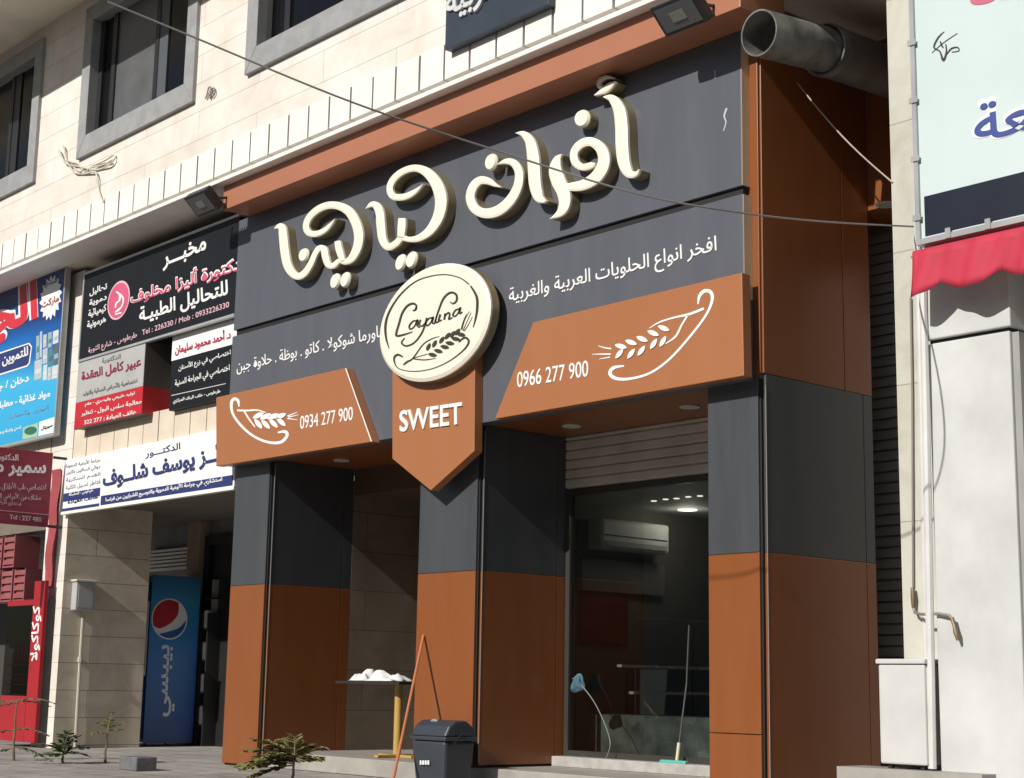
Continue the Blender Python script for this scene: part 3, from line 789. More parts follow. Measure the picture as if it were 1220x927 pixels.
def wheat(m, tf, sw, leaf, up, lo, wh, plane):
    for S in (sw, *leaf, *wh): flat_stroke(m, S, plane, .004, tf=tf, n=6)
    for c, an in up: flat_ellipse(m, c, 25, 10, an, plane - .0045, .004, tf=tf, pointy=.5)
    for c, an in lo: flat_ellipse(m, c, 25, 9, an, plane - .0045, .004, tf=tf, pointy=.5)
rp = panel([(635, 384), (883.8, 324.7), (886.2, 447.6), (589.2, 499.2)], YP, -.101).build('phone_panel', ORANGE_SIGN, None, bevel=.005)
tag(rp, 'long slanted orange panel with white wheat emblem and number 0966 277 900', 'sign')
text(rp, '0966 277 900', (616.5, 462), (701.5, 448.5), (616.5, 443.5), YP, WHITE, bold=.004, depth=.005)
tR = (560, 270, .2912); m = MB()
wheat(m, tR, [(934, 318, 5), (940, 285, 12), (960, 264, 14), (985, 268, 14), (992, 300, 12), (968, 360, 9), (905, 445, 9), (820, 540, 9), (740, 598, 9), (660, 622, 10), (600, 622, 13), (574, 602, 14), (588, 578, 13), (632, 570, 6)],
      [[(958, 335, 10), (900, 358, 10), (830, 374, 7), (775, 392, 6), (735, 416, 3)], [(892, 362, 7), (866, 405, 7), (842, 450, 8), (800, 480, 3)]],
      [((793, 416), -2.75), ((750, 436), -2.75), ((705, 460), -2.75), ((660, 474), -2.8), ((618, 490), -2.9)],
      [((790, 470), -1.05), ((752, 480), -1.0), ((702, 508), -.95), ((660, 520), -.95), ((612, 520), -.9)],
      [[(580, 500, 6), (552, 496, 5), (525, 488, 2)], [(578, 522, 6), (540, 522, 5), (500, 523, 2)], [(575, 534, 5), (530, 542, 2)]], YP)
m.build('emblem', WHITE, rp)
lp = panel([(257.5, 473.5), (412, 438.3), (443.5, 526.3), (257.5, 555.5)], YP, -.101).build('phone_panel', ORANGE_SIGN, None, bevel=.005)
tag(lp, 'short orange panel above the left column with white wheat emblem and number 0934 277 900', 'sign')
text(lp, '0934 277 900', (358, 511.5), (421, 500.5), (358, 496), YP, WHITE, bold=.004, depth=.005)
tQ = (260, 360, .2912); m = MB()
wheat(m, tQ, [(86, 428, 5), (82, 404, 11), (66, 396, 12), (55, 415, 12), (60, 455, 9), (90, 500, 9), (140, 545, 9), (200, 572, 10), (255, 574, 12), (282, 548, 12), (275, 530, 12), (245, 534, 6)],
      [[(78, 443, 8), (120, 444, 7), (160, 442, 6), (196, 452, 3)], [(108, 448, 6), (128, 480, 6), (152, 512, 3)]],
      [((165, 464), -.45), ((195, 468), -.45), ((225, 468), -.45), ((256, 466), -.4)],
      [((165, 498), .9), ((195, 500), .8), ((227, 496), .8), ((258, 490), .75)],
      [[(284, 466, 5), (306, 458, 4), (326, 450, 2)], [(288, 471, 5), (330, 461, 2)], [(284, 476, 5), (326, 482, 2)]], YP)
m.build('emblem', WHITE, lp)
# bright cut edge of the left panel
m = MB(); flat_stroke(m, [(412.2, 439, 1.2), (442.8, 526, 1.2)], YP - .001, .003, n=1); m.build('edge_trim', LEDGE, lp)
# ================================================================== signs on the left bay
NAVY = mat('navy_vinyl', (.025, .04, .16), .5)
PINK = mat('pink_vinyl', (.62, .10, .19), .5)
REDV = mat('red_vinyl', (.52, .02, .03), .45)
MAROON = mat('maroon_vinyl', (.27, .02, .045), .5, var=.12, scale=1.5)
GREYV = mat('grey_vinyl', (.42, .42, .41), .5)
BLKV = mat('black_vinyl', (.011, .012, .015), .5, spec=.25)
def c2(x, y): return (.259 * x, 240 + .259 * y)
def c3(x, y): return (.259 * x, 460 + .259 * y)
SY = -.08
# laboratory sign
q = [at_y(101.5, 325, SY), at_y(278, 264, SY), at_y(95, 428, SY), at_y(276, 375.5, SY)]
x0, x1 = q[2].x, FX0 - .003; z1 = (q[0].z + q[1].z) / 2; z0 = (q[2].z + q[3].z) / 2
lab = rect(x0, x1, SY, .37, z0, z1).build('lab_sign', BLKV, None)
tag(lab, 'wide black laboratory sign with white and pink Arabic lettering and a pink round emblem', 'sign')
m = MB(); m.box(x0 - .02, x1, SY - .012, SY + .045, z0 - .03, z0 - .001); m.box(x0 - .02, x1, SY - .012, SY + .045, z1 + .001, z1 + .03); m.box(x0 - .03, x0 - .001, SY - .012, SY + .045, z0 + .001, z1 - .001)
m.build('frame', ALU, lab)
text(lab, 'مخبـــر', c2(750, 322), c2(950, 245), c2(750, 238), SY, WHITE, bold=.025)
text(lab, 'الدكتورة أليزا مخلوف', c2(600, 487), c2(1150, 318), c2(600, 398), SY, WHITE, bold=.055, depth=.003)
text(lab, 'الدكتورة أليزا مخلوف', c2(603, 484), c2(1147, 321), c2(603, 401), SY - .0035, PINK, bold=.012, depth=.003)
text(lab, 'للتحاليل الطبيـة', c2(642, 572), c2(1050, 448), c2(642, 487), SY, WHITE, bold=.025)
text(lab, 'Tel : 226330 / Mob : 0933226330   طرطوس - شارع الثورة', c2(408, 708), c2(1056, 500), c2(408, 672), SY, mat('pale_pink', (.7, .45, .5), .5), bold=.006)
for s_, (l, b, r, t) in zip(('تحاليل', 'دموية', 'كيميائية', 'هرمونية'), ((413, 440, 494, 398), (412, 488, 492, 448), (408, 540, 490, 494), (402, 592, 488, 546))):
    text(lab, s_, c2(l, b), c2(r, b - 30), c2(l, t + 6), SY, WHITE, bold=.02)
m = MB(); cc = at_y(*c2(546, 455), SY); 
def disc(m, cx, cz, rx, rz, y0, y1, n=28):
    m.slab_xz([(cx + rx * math.cos(2 * math.pi * i / n), cz + rz * math.sin(2 * math.pi * i / n)) for i in range(n)], y0, y1)
rr = abs(at_y(*c2(597, 440), SY).x - at_y(*c2(495, 472), SY).x) / 2
disc(m, cc.x, cc.z, rr, rr * .86, SY - .003, SY); m.build('emblem', mat('pale_rim', (.75, .45, .52), .5), lab)
m = MB(); disc(m, cc.x, cc.z, rr * .9, rr * .77, SY - .006, SY - .0031); m.build('emblem', PINK, lab)
m = MB()
for S in ([(535, 415, 6), (552, 430, 10), (550, 455, 8), (535, 470, 8), (532, 490, 6)], [(555, 425, 5), (568, 450, 7), (562, 480, 6), (545, 500, 9), (530, 510, 5)], [(530, 520, 6), (560, 512, 7)]):
    flat_stroke(m, [(*c2(a, b), c * .259) for a, b, c in S], SY - .0065, .003, n=5)
m.build('emblem', WHITE, lab)
# grey and red box sign
BYF = -.07
g = panel([c2(356, 735), c2(676, 655), c2(658, 852), c2(350, 927)], BYF, .06)
a = at_y(*c2(350, 927), BYF); b = at_y(*c2(660, 850), BYF); t0 = at_y(*c2(356, 735), BYF); bot = at_y(*c3(345, 197), BYF)
x0, x1 = a.x, b.x; zt = t0.z; zm = (a.z + b.z) / 2; zb = bot.z
dg = rect(x0, x1, BYF, .37, zb, zt).build('clinic_box_sign', mat('box_side', (.10, .085, .08), .5), None)
tag(dg, 'small grey and red clinic box sign hanging under the laboratory sign', 'sign')
rect(x0 + .003, x1 - .003, BYF - .006, BYF - .001, zm, zt - .004).build('upper_panel', GREYV, dg)
rp_ = MB(); rp_.box(x0 + .002, x1 + .004, BYF - .006, BYF - .001, zb + .002, zm - .002); rp_.box(x1 + .001, x1 + .006, BYF, .36, zb + .002, zm - .002); rp_.build('lower_panel', REDV, dg)
TY = BYF - .007
text(dg, 'الدكتورة', c2(470, 748), c2(556, 728), c2(470, 722), TY, mat('mid_grey', (.18, .18, .18), .5), bold=.01)
text(dg, 'عبير كامل العقدة', c2(376, 836), c2(650, 768), c2(376, 783), TY, mat('maroon_ink', (.25, .02, .05), .5), bold=.03)
text(dg, 'اختصاصية بالأمراض النسائية والتوليد', c2(380, 900), c2(632, 838), c2(380, 872), TY, MATS['mid_grey'], bold=.01)
for s_, (l, b, r, rb, t) in (('توليد طبيعي وقيصري - عقم', (392, 98, 622, 46, 76)), ('معالجة سلس البول - تنظير', (375, 142, 652, 86, 116)), ('هاتف العيادة : 322 277', (388, 182, 628, 132, 158))):
    text(dg, s_, c3(l, b), c3(r, rb), c3(l, t), TY, WHITE, bold=.012)
# dentist sign, white over black
DYF = .0
a = at_y(*c2(800, 622), DYF); b = at_y(*c2(790, 735), DYF); c = at_y(*c2(785, 890), DYF); e = at_y(*c3(795, 110), DYF)
x0 = b.x; x1 = FX0 + .03
dn = rect(x0, x1, DYF, .37, e.z, a.z).build('dentist_sign', BLKV, None)
tag(dn, 'dentist sign with white top strip and black lines beside the fascia edge', 'sign')
rect(x0 + .002, x1 - .002, DYF - .006, DYF - .001, b.z, a.z - .003).build('upper_panel', WHITE, dn)
text(dn, 'د. أحمد محمود سليمان', c2(806, 712), c2(1062, 640), c2(806, 656), DYF - .007, mat('crimson_ink', (.42, .01, .06), .5), bold=.03)
text(dn, 'اختصاصي في زرع الأسنان', c2(822, 790), c2(1062, 716), c2(822, 752), DYF, WHITE, bold=.012)
text(dn, 'اختصاصي في الجراحة السنية', c2(806, 864), c2(1058, 792), c2(806, 822), DYF, WHITE, bold=.012)
m = MB(); flat_stroke(m, [(*c2(790, 893), .6), (*c2(1040, 838), .6)], DYF, .004, n=1); m.build('rule', WHITE, dn)
text(dn, 'طرطوس - خلف البنك المركزي', c3(797, 85), c3(1015, 38), c3(797, 62), DYF, WHITE, bold=.012)
# wall lamp bracket between the two
m = MB(); flat_stroke(m, [(*c2(a, b), 1.3) for a, b in ((708, 690), (718, 715), (705, 745), (716, 780), (700, 805))], .36, .01, n=5)
tag(m.build('hook_bracket', CABLEW), 'pale curly metal hook on the wall between the two clinic signs', 'bracket')
# white surgeon sign
WY = .02
pts = [c3(301, 340), c3(1000, 197), c3(1078, 452), c3(286, 586)]
a = at_y(*c3(301, 340), WY); b = at_y(*c3(286, 586), WY); r1 = at_y(*c3(1077, 453), WY)
x0, x1 = b.x, min(r1.x, -3.70); zt = a.z; zb = (b.z + r1.z) / 2
ws = rect(x0, x1, WY, WY + .055, zb, zt).build('surgeon_sign', WHITE, None, bevel=.004)
tag(ws, 'long white and navy doctor sign over the alcove beside the left column', 'sign')
m = MB(); m.box(x0 - .02, x1 + .01, WY - .01, WY + .06, zb - .035, zb - .001); m.build('frame', LEDGE, ws)
flz = lambda p: at_y(*p, WY).z
m = MB(); m.box(at_y(*c3(465, 520), WY).x, x1 - .03, WY - .004, WY - .0005, zb + .012, flz(c3(465, 506))); m.build('strip', NAVY, ws)
m = MB(); xa = x0 + .01; xb = at_y(*c3(460, 500), WY).x
m.box(xa, xb, WY - .004, WY - .0005, flz(c3(372, 520)), flz(c3(372, 482))); m.box(xa, xb, WY - .004, WY - .0005, zb + .006, flz(c3(372, 552))); m.build('strip', NAVY, ws)
text(ws, 'الدكتـــور', c3(670, 336), c3(830, 300), c3(670, 296), WY, NAVY, bold=.012)
text(ws, 'فائــز يوسف شلــوف', c3(474, 482), c3(1075, 352), c3(474, 388), WY - .004, NAVY, bold=.032)
text(ws, 'استشاري في جراحة الأوعية الدموية والتوسيع للشرايين من فرنسا', c3(487, 540), c3(1024, 446), c3(487, 510), WY - .005, WHITE, bold=.025)
TINY = mat('pale_navy', (.22, .25, .36), .5)
for i, s_ in enumerate(('جراحة الأوعية الدموية', 'دوالي الساقين بالليزر', 'القدم السكرية', 'قثاطر غسيل الكلية')):
    y = 376 + i * 34
    text(ws, s_, c3(303, y + 4), c3(462, y - 26), c3(303, y - 18), WY, TINY, bold=.005)
text(ws, 'طرطوس - المشبكة', c3(318, 510), c3(430, 490), c3(318, 492), WY - .005, WHITE, bold=.02)
text(ws, 'هاتف العيادة', c3(312, 546), c3(450, 520), c3(312, 526), WY - .001, NAVY, bold=.02)
# blue grocery sign
m_ = bpy.data.materials.new('blue_print_shade'); m_.use_nodes = True
nn = m_.node_tree.nodes; ll = m_.node_tree.links
g_ = nn.new('ShaderNodeTexCoord'); sp = nn.new('ShaderNodeSeparateXYZ'); ll.new(g_.outputs['Generated'], sp.inputs[0])
no = nn.new('ShaderNodeTexNoise'); no.inputs['Scale'].default_value = 3.5; ll.new(g_.outputs['Generated'], no.inputs['Vector'])
ad = nn.new('ShaderNodeMath'); ad.operation = 'MULTIPLY_ADD'; ad.inputs[1].default_value = .5; ll.new(no.outputs['Fac'], ad.inputs[0]); ll.new(sp.outputs['Z'], ad.inputs[2])
rp2 = nn.new('ShaderNodeValToRGB'); e_ = rp2.color_ramp.elements
e_[0].position = .2; e_[0].color = (.03, .34, .62, 1); e_[1].position = 1.15; e_[1].color = (.008, .04, .17, 1)  # navy at the top paints in soffit shade over the blue print
ee = e_.new(.62); ee.color = (.05, .42, .72, 1); ee = e_.new(.85); ee.color = (.01, .12, .42, 1)
ll.new(ad.outputs[0], rp2.inputs[0]); ll.new(rp2.outputs[0], nn['Principled BSDF'].inputs['Base Color']); nn['Principled BSDF'].inputs['Roughness'].default_value = .45
QY = -.07
a = at_y(*c2(303, 290), QY); b = at_y(*c3(250, 217), QY); l0 = at_y(-260, 450, QY)
bs = rect(l0.x, b.x, QY, QY + .06, b.z, a.z).build('grocery_sign', m_, None)
tag(bs, 'blue printed grocery sign with big red Arabic word at the left edge', 'sign')
m = MB(); m.box(b.x + .001, b.x + .03, QY - .015, QY + .06, b.z - .02, a.z + .03); m.box(l0.x, b.x, QY - .015, QY + .06, b.z - .03, b.z - .001); m.box(l0.x, b.x, QY - .015, QY + .06, a.z + .001, a.z + .03)
m.build('frame', ALU, bs)
text(bs, 'الجبل', c2(-235, 760), c2(178, 590), c2(-235, 535), QY, WHITE, bold=.085, depth=.003)
text(bs, 'الجبل', c2(-232, 757), c2(175, 593), c2(-232, 538), QY - .0035, mat('bright_red', (.60, .03, .05), .45), bold=.045, depth=.003)
m = MB(); flat_poly(m, [c2(-120, 735), c2(135, 650), c2(148, 668), c2(138, 745), c2(125, 760), c2(-120, 838)], QY, .003); m.build('strip', WHITE, bs)
m = MB(); flat_poly(m, [c2(-120, 742), c2(131, 657), c2(142, 671), c2(132, 742), c2(122, 753), c2(-120, 830)], QY - .0035, .003); m.build('strip', NAVY, bs)
text(bs, 'للتموين الغذائي', c2(-105, 815), c2(131, 732), c2(-105, 748), QY - .007, WHITE, bold=.025)
text(bs, 'دخان / جملة', c2(-60, 895), c2(134, 838), c2(-60, 850), QY, WHITE, bold=.025)
text(bs, 'مواد غذائية - معلبات', c3(-30, 118), c3(232, 58), c3(-30, 76), QY, WHITE, bold=.03)
text(bs, 'ألبان وأجبان', c3(40, 92 + 60), c3(225, 50 + 60), c3(40, 70 + 60), QY, MATS['pale_navy'], bold=.01)
text(bs, 'شحن وتعبئة وحدات', c3(-20, 232), c3(98, 200), c3(-20, 210), QY, WHITE, bold=.01)
m = MB(); pts = []
for i in range(32):
    t = 2 * math.pi * i / 32; r = 1.0 if i % 2 == 0 else .78
    pts.append(c2(234 + 52 * r * math.cos(t), 443 + 104 * r * math.sin(t) - 24 * math.cos(t)))
flat_poly(m, pts, QY, .003); m.build('burst', WHITE, bs)
text(bs, 'ماركت', c2(192, 500), c2(272, 466), c2(192, 462), QY - .0035, mat('brick_ink', (.35, .08, .07), .5), bold=.03)
text(bs, 'الساحل', c2(205, 400), c2(262, 378), c2(205, 372), QY - .0035, mat('bluegrey_ink', (.2, .25, .35), .5), bold=.02)
cols_ = [(.55, .62, .64), (.30, .42, .46), (.62, .66, .66), (.08, .22, .22), (.45, .5, .52), (.10, .13, .16)]
groups = [MB() for _ in cols_]
rnd = random.Random(3)
for (x, y, w_, h_) in ((168, 620, 14, 110), (185, 600, 10, 120), (200, 615, 16, 60), (222, 605, 18, 70), (245, 598, 26, 60), (198, 680, 22, 70), (224, 680, 20, 80), (248, 664, 24, 90), (160, 735, 34, 90), (200, 755, 18, 70), (222, 765, 14, 60), (240, 760, 30, 60)):
    k = rnd.randrange(len(cols_)); sl = -.33
    flat_poly(groups[k], [c2(x, y), c2(x + w_, y + sl * w_), c2(x + w_ - 2, y + h_ + sl * w_), c2(x - 2, y + h_)], QY, .003)
    k2 = (k + 2) % len(cols_)
    flat_poly(groups[k2], [c2(x + 2, y + h_ * .45), c2(x + w_ - 3, y + h_ * .45 + sl * w_), c2(x + w_ - 4, y + h_ * .7 + sl * w_), c2(x + 1, y + h_ * .7)], QY - .0035, .002)
for k, gmb in enumerate(groups):
    if gmb.v: gmb.build('printed_goods', mat('print_%s' % ('silver', 'slate', 'white', 'teal', 'grey', 'ink')[k], cols_[k], .5), bs)
m = MB(); flat_poly(m, [c3(107, 190), c3(178, 168), c3(172, 232), c3(104, 246)], QY, .003); m.build('logo_patch', mat('pale_green', (.35, .55, .38), .5), bs)
m = MB(); flat_ellipse(m, c3(141, 205), 7.6, 4.6, -.25, QY - .0035, .003); m.build('logo_patch', mat('deep_green', (.03, .16, .10), .5), bs)
m = MB(); flat_poly(m, [c3(182, 165), c3(252, 142), c3(247, 214), c3(177, 230)], QY, .003); m.build('logo_patch', WHITE, bs)
text(bs, 'سيريتل', c3(190, 206), c3(242, 190), c3(190, 186), QY - .0035, INK, bold=.02)
# maroon sign standing out from the wall
p = at_y(63.5, 540, -.12); MX = p.x
a = at_x(63.5, 540, MX); b = at_x(57, 628, MX); l0 = at_x(-80, 530, MX)
ms = rect(MX - .06, MX, l0.y, a.y, b.z, a.z).build('projecting_sign', MAROON, None, bevel=.004)
tag(ms, 'maroon doctor sign sticking out from the stone pillar on black rods', 'sign')
text(ms, 'الدكتور', c3(-10, 345), c3(84, 352), c3(-10, 308), MX, WHITE, bold=.008, face='x')
text(ms, 'سمير محمد', c3(-170, 410), c3(212, 420), c3(-170, 345), MX, WHITE, bold=.03, face='x')
for s_, (l, b_, r, rb, t) in (('اختصاصي طب الأطفال والخدج', (-60, 488, 212, 492, 440)), ('مشاف من الأمراض الداخلية', (-60, 522, 188, 532, 485)), ('استشاري قلبية', (0, 548, 96, 560, 522))):
    text(ms, s_, c3(l, b_), c3(r, rb), c3(l, t), MX, mat('faded_white', (.55, .42, .43), .5), bold=.004, face='x')
text(ms, 'Tel : 227 480', c3(44, 612), c3(190, 626), c3(44, 590), MX, MATS['faded_white'], bold=.02, face='x')
m = MB(); flat_stroke(m, [(*c3(-40, 568), .7), (*c3(222, 592), .7)], MX, .003, face='x', n=1); m.build('rule', MATS['faded_white'], ms)
m = MB()
for (x, y), (x2, y2) in (((64, 545), (88, 546)), ((57, 627), (83, 629))):
    aa = at_x(x, y, MX - .03); bb = Vector((MX - .03, LW, aa.z)); m.tube([aa, bb], .018, 8)
m.build('bracket', BLACKP, ms)
# red banner strip hanging on the pillar front
p0 = at_y(57, 640, LW - .02); p1 = at_y(67, 640, LW - .02); zt = at_y(64, 560, LW - .02).z; zb = at_y(55, 700, LW - .02).z
m = MB(); n = 14; vs = []; fs = []
for i in range(n + 1):
    z = zt + (zb - zt) * i / n; yy = LW - .03 + .012 * math.sin(i * 1.1)
    vs += [(p0.x, yy, z), (p1.x + .01 * math.sin(i * .9), yy + .004, z), (p0.x, yy + .006, z), (p1.x + .01 * math.sin(i * .9), yy + .01, z)]
for i in range(n):
    a_ = 4 * i; fs += [(a_, a_ + 1, a_ + 5, a_ + 4), (a_ + 2, a_ + 6, a_ + 7, a_ + 3), (a_ + 1, a_ + 3, a_ + 7, a_ + 5), (a_, a_ + 4, a_ + 6, a_ + 2)]
m.add(vs, fs); tag(m.build('cloth_banner', mat('faded_red_cloth', (.34, .06, .07), .8)), 'faded red cloth strip hanging down the front of the stone pillar', 'banner')
# dark sign high on the wall, cut by the top of the photo
HY = FY - .10
a = at_y(530, 60, HY); b = at_y(653, 8, HY); hz = a.z
hs = rect(a.x, b.x, HY, FY - .002, hz, hz + .95).build('upper_sign', mat('blueblack_vinyl', (.035, .045, .065), .45), None, bevel=.004)
tag(hs, 'blue black sign board with silver letters high on the cream wall', 'sign')
text(hs, 'العربية', (533, 30), (612, -4), (533, -14), HY, mat('silver_letter', (.62, .63, .64), .35), bold=.02, depth=.02)

# ================================================================== red and blue drinks fridges
RED = mat('fridge_red', (.36, .012, .02), .35)
fr_ = at_z(40, 893, G); FXR = at_y(40, 893, -.08).x
f0 = thing('drinks_fridge', (FXR - .45, .2, G), 'red drinks fridge with glass door behind the sapling at the left edge', 'fridge')
FT = at_y(48, 692, -.08).z; FC = at_y(10, 716, -.08).z
FF = -.08
FXL = FXR - 1.05
m = MB(); m.box(FXL, FXR - .001, FF + .32, FF + .64, G + .06, FC); m.box(FXL, FXR - .001, FF + .05, FF + .319, FC - .05, FC); m.box(FXR - .05, FXR - .001, FF + .05, FF + .319, G + .06, FC - .051); m.build('cabinet', BLACKP, f0)
s0 = at_y(27, 892, FF).x
ps = rect(s0, FXR, FF, FF + .049, G + .06, FT).build('side_post', RED, f0, bevel=.006)
rect(FXL, s0 - .002, FF, FF + .049, G + .06, G + .62).build('kick_panel', RED, f0)
rect(FXL, s0 - .002, FF, FF + .049, FC - .07, FC).build('header_panel', RED, f0)
rect(FXL, s0 - .002, FF + .005, FF + .03, G + .621, FC - .071).build('door_glass', glass('fridge_glass', (.45, .45, .45), .0, .05, 1.22), f0)
for k in range(4):
    z = G + .63 + k * (FC - .75 - G - .63) / 3.6
    sh = rect(FXL + .01, FXR - .06, FF + .06, FF + .31, z, z + .015).build('shelf', mat('fridge_shelf', (.10, .10, .10), .4), f0)
    m = MB()
    for q in range(9):
        xx = FXL + .08 + q * .11; rg = [(.0, .036), (.16, .036), (.21, .014), (.26, .014)]
        m.tube([(xx, FF + .12, z + .016 + d) for d, _ in rg], [r for _, r in rg], 8)
    m.build('bottles', mat('bottle_red', (.20, .02, .02), .3) if k % 2 else mat('bottle_dark', (.05, .02, .015), .25), sh)
text(ps, 'كوكاكولا', (36, 788), (36 + 11, 788), (36 + 3.5, 722), FF, WHITE, bold=.02, rot=True)
# crates on the fridge
for i in range(3):
    cx0 = at_y(-14 + i * 15, 700, FF + .1).x; cx1 = at_y(-1 + i * 15, 700, FF + .1).x
    for j in range(1 if i == 2 else 2):
        z = FC + .002 + j * .45
        m = MB(); m.box(cx0, cx1, FF + .10, FF + .45, z, z + .02)
        for (u, v) in ((cx0, cx0 + .02), (cx1 - .02, cx1)): m.box(u, v, FF + .10, FF + .45, z + .0201, z + .42)
        for k in range(4):
            for yy in (FF + .10, FF + .43): m.box(cx0 + .0201, cx1 - .0201, yy, yy + .02, z + .04 + k * .1, z + .10 + k * .1)
        m.box(cx0 + .03, cx1 - .03, FF + .13, FF + .42, z + .021, z + .38)
        o = m.build('bottle_crate', mat('crate_red', (.30, .09, .095), .5, var=.2))
        tag(o, ['red slatted crate at the bottom left on the red fridge', 'red slatted crate second from the left bottom on the red fridge', 'red slatted crate standing alone at the right end of the red fridge'][i] if j == 0 else
            ['red slatted crate stacked top left on the red fridge', 'red slatted crate stacked on top beside the pale shutter'][i], 'crate', 'red crates stacked on the fridge')
# blue fridge with side decal
BX = at_z(170, 890, G - .006).x
pa = at_x(170, 890, BX); pb = at_x(229, 890, BX); ptop = at_x(175, 684, BX)
y0, y1, zt = pa.y, pb.y, ptop.z
bf = thing('blue_drinks_fridge', (BX - .35, (y0 + y1) / 2, G), 'tall blue drinks fridge with round red white and blue emblem on its side', 'fridge')
m_ = bpy.data.materials.new('blue_decal'); m_.use_nodes = True
nn = m_.node_tree.nodes; ll = m_.node_tree.links
g_ = nn.new('ShaderNodeTexCoord'); sp = nn.new('ShaderNodeSeparateXYZ'); ll.new(g_.outputs['Generated'], sp.inputs[0])
rp2 = nn.new('ShaderNodeValToRGB'); e_ = rp2.color_ramp.elements
e_[0].position = .1; e_[0].color = (.022, .075, .26, 1); e_[1].position = 1.0; e_[1].color = (.035, .13, .27, 1)
ee = e_.new(.62); ee.color = (.03, .21, .56, 1); ee = e_.new(.85); ee.color = (.04, .26, .50, 1)
ll.new(sp.outputs['Z'], rp2.inputs[0]); ll.new(rp2.outputs[0], nn['Principled BSDF'].inputs['Base Color']); nn['Principled BSDF'].inputs['Roughness'].default_value = .3
rect(BX - .66, BX - .004, y0 + .02, y1, G + .05, zt - .01).build('cabinet', mat('fridge_navy', (.012, .03, .10), .4), bf, bevel=.01)
sp_ = rect(BX - .003, BX, y0, y1 - .002, G + .04, zt).build('side_decal', m_, bf)
rect(BX - .62, BX - .05, y0 - .03, y0 + .019, G + .1, zt - .1).build('door', mat('fridge_door_blue', (.02, .08, .22), .3), bf)
m = MB(); m.tube([(BX - .03, y0 - .02, G + .9), (BX - .03, y0 - .02, zt - .35)], .015, 8); m.build('handle', ALU, bf)
m = MB()
for yy in (y0 + .06, y1 - .06):
    for xx in (BX - .6, BX - .06): m.tube([(xx, yy, G), (xx, yy, G + .055)], .02, 8)
m.build('foot', BLACKP, bf)
def c4(x, y): return (x * .26655, 680 + y * .26655)
def emb(pts, dx): 
    mm = MB(); flat_poly(mm, [c4(*p_) for p_ in pts], BX + dx, .003, face='x'); return mm
C0, ERX, ERY, TL_ = (757, 216), 80, 92, 0.0
def ell(s, a0=0, a1=360, n=40): return [(C0[0] + ERX * s * math.cos(math.radians(a0 + (a1 - a0) * i / n)), C0[1] + ERY * s * math.sin(math.radians(a0 + (a1 - a0) * i / n))) for i in range(n + 1)]
emb(ell(1.0)[:-1], .001).build('emblem', mat('emblem_rim', (.78, .80, .82), .4), sp_)
top = ell(.93, 158, 305, 30); emb(top + [(c[0], c[1]) for c in catmull([(798, 150), (795, 195), (762, 235), (715, 258), (692, 250)], 5)], .0045).build('emblem', mat('emblem_red', (.45, .02, .03), .4), sp_)
bot = ell(.93, 10, 125, 24); emb(bot + catmull([(712, 282), (762, 270), (800, 255), (820, 235), (831, 222)], 5), .0045).build('emblem', mat('emblem_blue', (.02, .10, .35), .4), sp_)
text(sp_, 'بيبسي', c4(708, 652), c4(778, 652), c4(722, 330), BX, mat('pale_blue', (.66, .74, .80), .4), bold=.02, face='x', rot=True)
# rack of packets behind the fridge
rk0 = at_y(232, 870, 2.2); rk1 = at_y(246, 780, 2.2)
rk = thing('snack_rack', (rk0.x, 2.25, G), 'narrow dark snack rack with pale packets beside the blue fridge', 'rack')
m = MB()
for xx in (rk0.x, rk1.x - .03): m.box(xx, xx + .03, 2.2, 2.42, G, rk1.z + .55)
for i in range(5): m.box(rk0.x + .031, rk1.x - .031, 2.2, 2.42, G + .25 + i * .42, G + .27 + i * .42)
m.build('frame', BLACKP, rk)
for i in range(4):
    m = MB(); z = G + .272 + i * .42
    m.box(rk0.x + .04, rk1.x - .06, 2.22, 2.3, z, z + .25); m.build('packet', mat('packet_grey', (.66, .63, .57), .6, var=.3), rk, bevel=.02)
# meter box with conduit on the pillar side
MX2 = PX1
a = at_x(92, 690, MX2 + .14); b = at_x(112, 728, MX2 + .14)
mb_ = thing('meter_box', (MX2 + .07, (a.y + b.y) / 2, G), 'grey electric meter box with a thin pipe on the shaded pillar side', 'meter box')
rect(MX2 + .002, MX2 + .14, a.y, b.y, b.z, a.z - .03).build('cabinet', mat('meter_grey', (.42, .42, .42), .5), mb_, bevel=.012)
rect(MX2 + .002, MX2 + .16, a.y - .02, b.y + .02, a.z - .029, a.z).build('lid', mat('meter_lid', (.58, .57, .54), .5), mb_, bevel=.008)
rect(MX2 + .141, MX2 + .146, a.y + .03, b.y - .03, b.z + .04, a.z - .07).build('door', MATS['meter_grey'], mb_)
q0 = at_x(99, 730, MX2 + .03); m = MB(); m.tube([(MX2 + .03, q0.y, b.z - .001), (MX2 + .03, q0.y, b.z - .6), (MX2 + .03, q0.y + .01, G + .01)], .02, 8)
m.tube([(MX2 + .03, q0.y, G + 1.05), (MX2 + .03, q0.y, G + 1.11)], .032, 8); m.build('conduit', mat('conduit_pale', (.50, .46, .40), .6), mb_)
